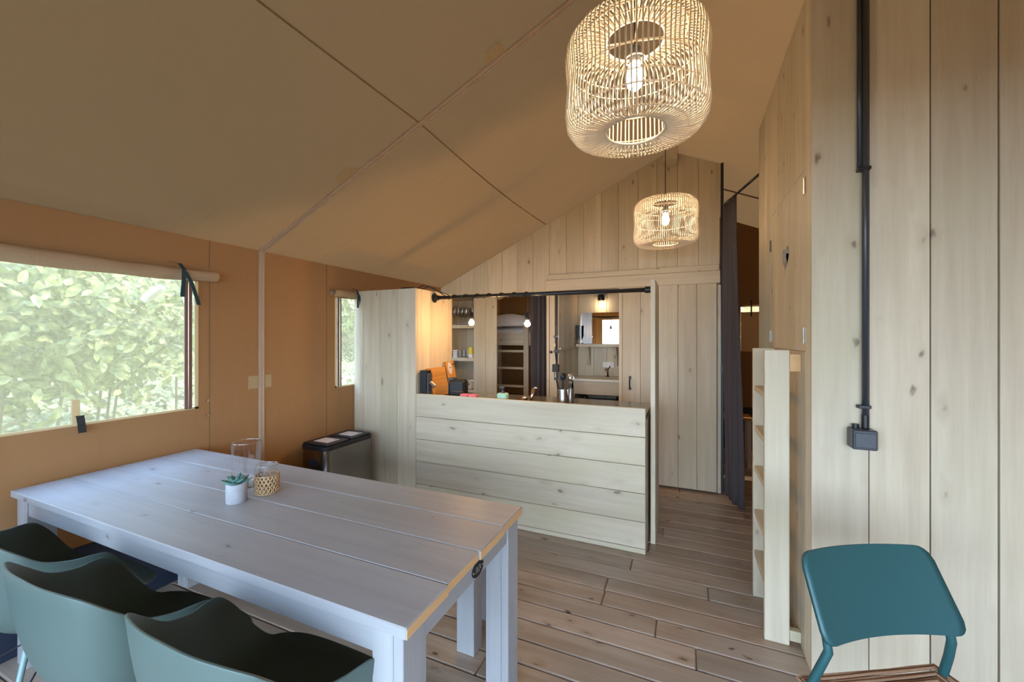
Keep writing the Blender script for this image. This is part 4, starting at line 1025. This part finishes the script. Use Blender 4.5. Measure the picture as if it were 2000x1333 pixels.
# ------------------------------------------------------------------ recycling bin
t = thing('recycling_bin', 'brushed steel bin with black double lid against the canvas wall', 'bin', (-2.59, 2.455, 0), world=False)
def rrect(hx2, hy2, r, n=6):
    pts = []
    for cx2, cy2, a0 in ((hx2 - r, hy2 - r, 0), (-hx2 + r, hy2 - r, PI / 2), (-hx2 + r, -hy2 + r, PI), (hx2 - r, -hy2 + r, 1.5 * PI)):
        for k in range(n + 1): a = a0 + PI / 2 * k / n; pts.append((cx2 + r * math.cos(a), cy2 + r * math.sin(a)))
    return pts
MB().prism(rrect(.135, .245, .05), .02, .60, 'Z').build('bin_body', 'binsteel', t, smooth=True, angle=40)
MB().prism(rrect(.13, .24, .05), 0, .02, 'Z').build('base', 'blackplastic', t)
MB().prism(rrect(.141, .251, .053), .60, .63, 'Z').build('rim', 'blackplastic', t, smooth=True, angle=40)
for s in (-1, 1):
    ld_ = MB().box(-.125, .125, s * .12 - .112, s * .12 + .112, .63, .646, .008).build('lid', 'blackplastic', t)
    q = MB().box(-.07, .08, s * .12 - .06, s * .12 + .06, .6465, .6475).build('sticker', 'paper', ld_)
    MB().box(.05, .07, s * .12 + .03, s * .12 + .045, .6476, .648).build('sticker_mark', 'black', ld_)
MB().box(-.05, .05, -.2475, -.245, .48, .53, .002).build('grip', 'navy', t)

# ------------------------------------------------------------------ sage shell chairs
def rim_pts():
    half = [(0, -.265, .808), (.09, -.262, .806), (.17, -.248, .800), (.228, -.225, .785), (.258, -.180, .740), (.268, -.125, .690), (.282, -.06, .668), (.296, -.01, .666),
            (.300, .03, .655), (.296, .075, .600), (.283, .12, .52), (.262, .160, .465), (.240, .195, .452), (.19, .225, .446), (.11, .242, .440), (0, .246, .438)]
    return half
def shell():
    half = rim_pts(); full = half + [(-x, y, z) for x, y, z in reversed(half[1:-1])]
    # smooth resample with Catmull-Rom
    K = len(full); ring = []
    for i in range(K):
        p0, p1, p2, p3 = [Vector(full[(i + d) % K]) for d in (-1, 0, 1, 2)]
        for q in (0, .25, .5, .75):
            ring.append(.5 * ((2 * p1) + (-p0 + p2) * q + (2 * p0 - 5 * p1 + 4 * p2 - p3) * q * q + (-p0 + 3 * p1 - 3 * p2 + p3) * q ** 3))
    n = len(ring); levels = 12; vs = []; 
    for l in range(levels + 1):
        q = l / levels
        for p in ring:
            h = max(0, p.z - .44)
            # seat outline point below this rim point
            b = Vector((p.x * .66, p.y * .70 + .015, .432))
            m1 = Vector((p.x * .93, p.y * .90 - .0, .44 + h * .10))
            # quadratic path b -> m1 -> p : hugs the pan then climbs
            s = b * (1 - q) ** 2 + m1 * 2 * q * (1 - q) + p * q * q
            vs.append(s)
    fs = [(l * n + j, l * n + (j + 1) % n, (l + 1) * n + (j + 1) % n, (l + 1) * n + j) for l in range(levels) for j in range(n)]
    # pan
    for k, f in enumerate((.66, .33)):
        base = len(vs)
        for p in ring: vs.append(Vector((p.x * .66 * f, (p.y * .70) * f + .015, .432 - .010 * (1 - f))))
    c = len(vs); vs.append(Vector((0, .015, .420)))
    a0 = 0; a1 = (levels + 1) * n; a2 = a1 + n
    for u, v in ((a1, a0), (a2, a1)): fs += [(u + j, u + (j + 1) % n, v + (j + 1) % n, v + j) for j in range(n)]
    fs += [(c, a2 + (j + 1) % n, a2 + j) for j in range(n)]
    return MB().add(vs, fs)
ch = thing('shell_chair', 'front-most sage green shell armchair, nearest the right end of the table', 'chair', (-1.01, .755, 0), world=False, group='shell chairs along the table')
sh_ = shell().build('shell', 'sage', ch, smooth=True, fix=False, solid=.007)
md = sh_.modifiers.new('round', 'BEVEL'); md.width = .002; md.segments = 2; md.limit_method = 'ANGLE'; md.angle_limit = 1.0
tops = [(-.15, -.12), (.15, -.12), (.15, .15), (-.15, .15)]; feet = [(-.25, -.23), (.25, -.23), (.25, .26), (-.25, .26)]
for (a, b), (c, d) in zip(tops, feet): MB().tube([(a, b, .415), (c, d, .0)], [.0095, .0075], 10).build('leg', 'sage_metal', ch, smooth=True, angle=60)
MB().tube([(a, b, .413) for a, b in tops], .008, 8, closed=True).build('seat_frame', 'sage_metal', ch)
for (i, j) in ((0, 2), (1, 3)):
    f = .55; A = [tops[i][k] + (feet[i][k] - tops[i][k]) * f for k in (0, 1)]; B = [tops[j][k] + (feet[j][k] - tops[j][k]) * f for k in (0, 1)]
    MB().tube([(A[0], A[1], .415 * (1 - f)), ((A[0] + B[0]) / 2, (A[1] + B[1]) / 2, .33), (B[0], B[1], .415 * (1 - f))], .003, 6).build('brace_wire', 'black', ch)
copy_thing(ch, (-1.620, .735, 0), label='sage green shell armchair between the two other shell chairs')
copy_thing(ch, (-2.262, .755, 0), label='sage green shell armchair next to the canvas wall, farthest left')

# ------------------------------------------------------------------ teal chair by the right wall
t = thing('side_chair', 'dark teal metal chair with a woven cord seat against the plank wall', 'chair', (.6285, 1.2625, 0), rz=math.radians(29), world=False)
def back_plate():
    ns, nv = 24, 10; r = .035
    def fn(a, b):
        u = 2 * a - 1; hw = .219 - .012 * b
        v = b; z = .615 + .205 * v
        # rounded corners: squeeze the width near top and bottom
        e = 0
        for edge in (v * .205, (1 - v) * .205):
            if edge < r: e = max(e, r - math.sqrt(max(0, r * r - (r - edge) ** 2)))
        x = u * (hw - e)
        bow = .030 * (x / .21) ** 2          # ends wrap toward the sitter
        y = .225 + .098 * v - bow
        return (x, y, z)
    vv = [0, .01, .035, .08, .17, .3, .5, .7, .83, .92, .965, .99, 1]
    vs = [fn(i / ns, v) for i in range(ns + 1) for v in vv]; k = len(vv)
    fs = [(i * k + j, (i + 1) * k + j, (i + 1) * k + j + 1, i * k + j + 1) for i in range(ns) for j in range(k - 1)]
    return MB().add(vs, fs)
back_plate().build('backrest', 'teal', t, smooth=True, fix=False, solid=.010)
for s in (-1, 1):
    MB().tube([(s * .225, .37, 0), (s * .222, .295, .28), (s * .213, .255, .46), (s * .200, .230, .54), (s * .190, .216, .59), (s * .190, .226, .64), (s * .190, .250, .70), (s * .190, .275, .755)], .0112, 12).build('back_leg', 'teal', t, smooth=True, angle=60)
    MB().tube([(s * .22, -.16, 0), (s * .205, -.145, .44)], .0112, 12).build('front_leg', 'teal', t, smooth=True, angle=60)
MB().tube([(-.205, -.145, .445), (.205, -.145, .445), (.200, .265, .445), (-.200, .265, .445)], .0105, 8, closed=True).build('seat_frame', 'teal', t, smooth=True)
sc_ = MB(); nr = 24
for k in range(nr):
    f = 1 - k / nr; hx2 = .222 * f; y0_, y1_ = .065 - .225 * f, .065 + .22 * f; z = .462 - .012 * math.sin(PI * (1 - f)) + (.003 if k % 2 else 0)
    pts = []
    for cx2, cy2, a0 in ((hx2, y1_, 0), (-hx2, y1_, 1), (-hx2, y0_, 2), (hx2, y0_, 3)):
        pts.append((cx2, cy2, z + .002))
        nx_, ny_ = ((-hx2, y1_), (-hx2, y0_), (hx2, y0_), (hx2, y1_))[a0]
        for q in range(1, 6): pts.append((cx2 + (nx_ - cx2) * q / 6, cy2 + (ny_ - cy2) * q / 6, z + R.uniform(-.0015, .0015)))
    sc_.tube(pts, .0046, 6, closed=True)
sc_.box(-.195, .195, -.13, .25, .436, .452)
sc_.build('woven_seat', 'cord', t, smooth=True, angle=60, kind='stuff')

# ------------------------------------------------------------------ rattan pendant lamps
def pendant(x, y, z0, label, ztop):
    t = thing('rattan_pendant', label, 'lamp', (x, y, z0), world=False, group='rattan pendant lamps under the ridge')
    Hh = .345; prof = [(.100, .012), (.14, .002), (.185, .002), (.217, .012), (.236, .038), (.241, .075), (.238, .12), (.234, .172), (.238, .225), (.241, .27), (.236, .307), (.217, .333), (.185, .343), (.14, .340), (.10, .326)]
    n = 92; rb_ = MB()
    pp_ = []
    for i in range(len(prof) - 1):
        for q in (0, .5): pp_.append((prof[i][0] + (prof[i + 1][0] - prof[i][0]) * q, prof[i][1] + (prof[i + 1][1] - prof[i][1]) * q))
    pp_.append(prof[-1])
    for k in range(n):
        a0 = 2 * PI * k / n + R.uniform(-.005, .005); tw = R.uniform(-.006, .006); ph = R.uniform(0, 6)
        rb_.tube([((r_ + .0008 * math.sin(ph + z_ * 20)) * math.cos(a0 + tw * math.sin(z_ * 9) ), (r_ + .0008 * math.sin(ph + z_ * 20)) * math.sin(a0 + tw * math.sin(z_ * 9)), z_) for r_, z_ in pp_], .0027, 6, caps=False)
    # inner layer of the two flanges, laid slightly askew
    for k in range(n // 2):
        a0 = 2 * PI * (k + .5) / (n // 2)
        for lvl, sg in ((.012, 1), (.326, -1)):
            rb_.tube([(r_ * math.cos(a0 + (r_ - .1) * .3), r_ * math.sin(a0 + (r_ - .1) * .3), lvl + sg * dz) for r_, dz in ((.10, .004), (.14, -.002), (.175, .004), (.195, .012))], .002, 5, caps=False)
    rb_.build('rattan_ribs', 'rattan', t, smooth=True, kind='stuff')
    def hoop(r_, z_, rr, nm='hoop'):
        MB().tube([(r_ * math.cos(a * PI / 24), r_ * math.sin(a * PI / 24), z_) for a in range(48)], rr, 6, closed=True).build(nm, 'rattan', t, smooth=True)
    for r_, z_, rr in ((.100, .012, .0048), (.100, .326, .0048), (.172, .338, .0028), (.172, .006, .0028), (.228, .30, .0026), (.228, .045, .0026), (.224, .172, .0028), (.232, .085, .002), (.232, .26, .002)):
        hoop(r_, z_, rr)
    for a in (0.2, 0.2 + PI / 2):
        MB().tube([(.10 * math.cos(a), .10 * math.sin(a), .326), (-.10 * math.cos(a), -.10 * math.sin(a), .326)], .003, 6).build('cross_bar', 'rattan', t)
    MB().tube([(0, 0, ztop - z0), (0, 0, .30)], .0032, 8).build('lamp_cord', 'black', t)
    MB().lathe([(0, .315), (.010, .31), (.02, .30), (.021, .255), (.018, .25), (0, .25)], n=20).build('lamp_holder', 'slate', t, smooth=True, angle=40)
    MB().tube([(.034 * math.cos(a * PI / 12), .034 * math.sin(a * PI / 12), .262) for a in range(24)], .0025, 6, closed=True).build('holder_ring', 'rattan', t, smooth=True)
    pr = [(0, .155), (.014, .158), (.024, .17), (.030, .19), (.028, .21), (.018, .235), (.014, .25)]
    MB().lathe(pr, n=18).build('bulb', 'bulb', t, smooth=True)
    return t
pendant(-.165, 1.475, 2.165, 'large near rattan pendant lamp hanging in the foreground', RZ - .01)
pendant(-.150, 3.40, 2.180, 'far rattan pendant lamp hanging in front of the gable planks', RZ - .01)

# ------------------------------------------------------------------ outdoors beyond the left windows
structure('ground_outside', MB().grid(lambda a, b: (-3.0 - 9 * a, -9 + 24 * b, -.1 + max(0, (a - .1)) * 1.7 + .12 * math.sin(9 * a + 7 * b)), 20, 30), 'earth', smooth=True, fix=False)
structure('ground_yard', MB().box(-6, 8, -14, YF - .6, -.12, -.08), 'earth')
def leaf_quad(c, sz, nrm, rot):
    n = nrm.normalized(); u = n.orthogonal().normalized(); u = (Matrix.Rotation(rot, 3, n) @ u); v = n.cross(u)
    return [c - u * sz, c - u * sz * .45 + v * sz * .48 + n * sz * .1, c + u * sz * .3 + v * sz * .42 + n * sz * .1, c + u * sz, c + u * sz * .3 - v * sz * .42 + n * sz * .1, c - u * sz * .45 - v * sz * .48 + n * sz * .1], [(0, 1, 2, 3), (0, 3, 4, 5)]
def leaf_mass(cnt, fn, sz, name, mat, label, cat, up=.6):
    mb = MB()
    for i in range(cnt):
        c = fn(); nrm = Vector((R.uniform(.4, 1), R.uniform(-.6, .5), R.uniform(-.2, .6) + up))
        mb.add(*leaf_quad(c, sz * R.uniform(.6, 1.25), nrm, R.uniform(0, 6.28)))
    o = mb.build(name, mat, fix=False)
    if label: tag(o, label, cat, kind='stuff')
    else: o['kind'] = 'stuff'
    return o
def gz(x, y):
    a = (-3.0 - x) / 9; b = (y + 9) / 24
    return -.1 + max(0, a - .1) * 1.7 + .12 * math.sin(9 * a + 7 * b)
def f1():
    x = R.uniform(-10.5, -3.6); y = R.uniform(-3, 13); return Vector((x, y, gz(x, y) + R.uniform(.0, .16)))
leaf_mass(22000, f1, .068, 'ground_cover', 'leaf2', 'low pale leafy ground cover on the bank outside the windows', 'ground cover', up=.75)
CL = [(R.uniform(-11, -8.3), R.uniform(-5, 15), R.uniform(1.3, 5.5), R.uniform(.5, 1.1)) for _ in range(90)]
def f2():
    cx2, cy2, cz2, r_ = R.choice(CL); d = Vector((R.gauss(0, 1), R.gauss(0, 1), R.gauss(0, 1))).normalized() * r_ * R.uniform(.75, 1.0)
    return Vector((cx2, cy2, cz2)) + d
leaf_mass(20000, f2, .13, 'hedge_foliage', 'leaf', 'dense green woodland foliage behind the bank outside', 'foliage', up=.1)
structure('bank_backdrop', MB().grid(lambda a, b: (-12.2 + .5 * math.sin(9 * b), -9 + 26 * b, -.5 + 8 * a), 4, 30), 'earth', smooth=True, fix=False)  # dark sheet added behind the hedge, so openings between leaves look dark
def f3():
    return Vector((R.uniform(-2, 4.5), R.uniform(8, 9.5), R.uniform(-.1, 4.2)))
leaf_mass(14000, f3, .15, 'rear_foliage', 'leaf', 'dark green foliage outside the far window', 'foliage', up=.3)
def f4():
    d = Vector((R.gauss(0, 1), R.gauss(0, 1), R.gauss(0, .6))); d = d.normalized() * R.uniform(.3, 1) ** .5 * 1.9
    return Vector((.2, 2.9, 7.0)) + d
leaf_mass(4500, f4, .14, 'roof_shade_crown', 'leaf', 'unseen leafy crown added to shade the tent roof', 'foliage', up=1)  # out-of-view crown added to keep sun off the roof's front left
# near shrub whose leaves can be told apart
sb = thing('leafy_shrub', 'broad leaved green shrub just outside the large window', 'shrub', (-5.4, 1.2, gz(-5.4, 1.2)), world=True)
stm = MB()
bases = []
for k in range(16):
    y = R.uniform(-.8, 3.0); x = R.uniform(-6.2, -5.0); h = R.uniform(1.6, 2.9)
    tip = (x + R.uniform(.2, .8), y + R.uniform(-.6, .6), h); stm.tube([(x, y, gz(x, y) - .05), ((x + tip[0]) / 2 - .1, y, h * .6), tip], [.016, .011, .005], 6)
    bases.append((Vector((x, y, .9)), Vector(tip)))
stm.build('branches', 'bark_gap_brown', sb)
lm_ = MB(); 
vs = []; kk = 7
for i in range(kk):
    q = i / (kk - 1); wv_ = .42 * math.sin(PI * q ** .8); z = .12 * math.sin(PI * q)
    vs += [(q * 2 - 1, -wv_, z + .08), (q * 2 - 1, 0, z), (q * 2 - 1, wv_, z + .08)]
lm_.add(vs, [(3 * i + j, 3 * i + 3 + j, 3 * i + 4 + j, 3 * i + 1 + j) for i in range(kk - 1) for j in (0, 1)])
lme = bpy.data.meshes.new('leaf'); lme.from_pydata(lm_.v, [], lm_.f); lme.materials.append(M['leaf'])
def shrub_pt():
    b, tp_ = R.choice(bases); q = R.uniform(.1, 1.0); return b.lerp(tp_, q) + Vector((R.gauss(0, .16), R.gauss(0, .28), R.gauss(0, .16)))
cnt = 0
while cnt < 280:
    c = shrub_pt()
    if c.z < 1.0 or c.z > 2.6: continue
    o = bpy.data.objects.new('leaf', lme); COL.objects.link(o); o.parent = sb; o.location = c - sb.location + Vector((.12, 0, 0)); s = R.uniform(.055, .09); o.scale = (s, s, s)
    nrm = Vector((R.uniform(.5, 1), R.uniform(-.5, .4), R.uniform(.0, .8))); o.rotation_euler = (Matrix.Rotation(0, 3, 'Z') @ nrm.to_track_quat('Z', 'Y').to_matrix() @ Matrix.Rotation(R.uniform(0, 6.28), 3, 'Z')).to_euler(); cnt += 1
mb = MB()
for i in range(3600):
    c = shrub_pt(); mb.add(*leaf_quad(c, R.uniform(.045, .075), Vector((R.uniform(.5, 1), R.uniform(-.5, .5), R.uniform(-.1, .8))), R.uniform(0, 6.28)))
mb.build('foliage', 'leaf', sb, kind='stuff', fix=False)
for o in bpy.data.objects:
    if '_abs' in o: del o['_abs']
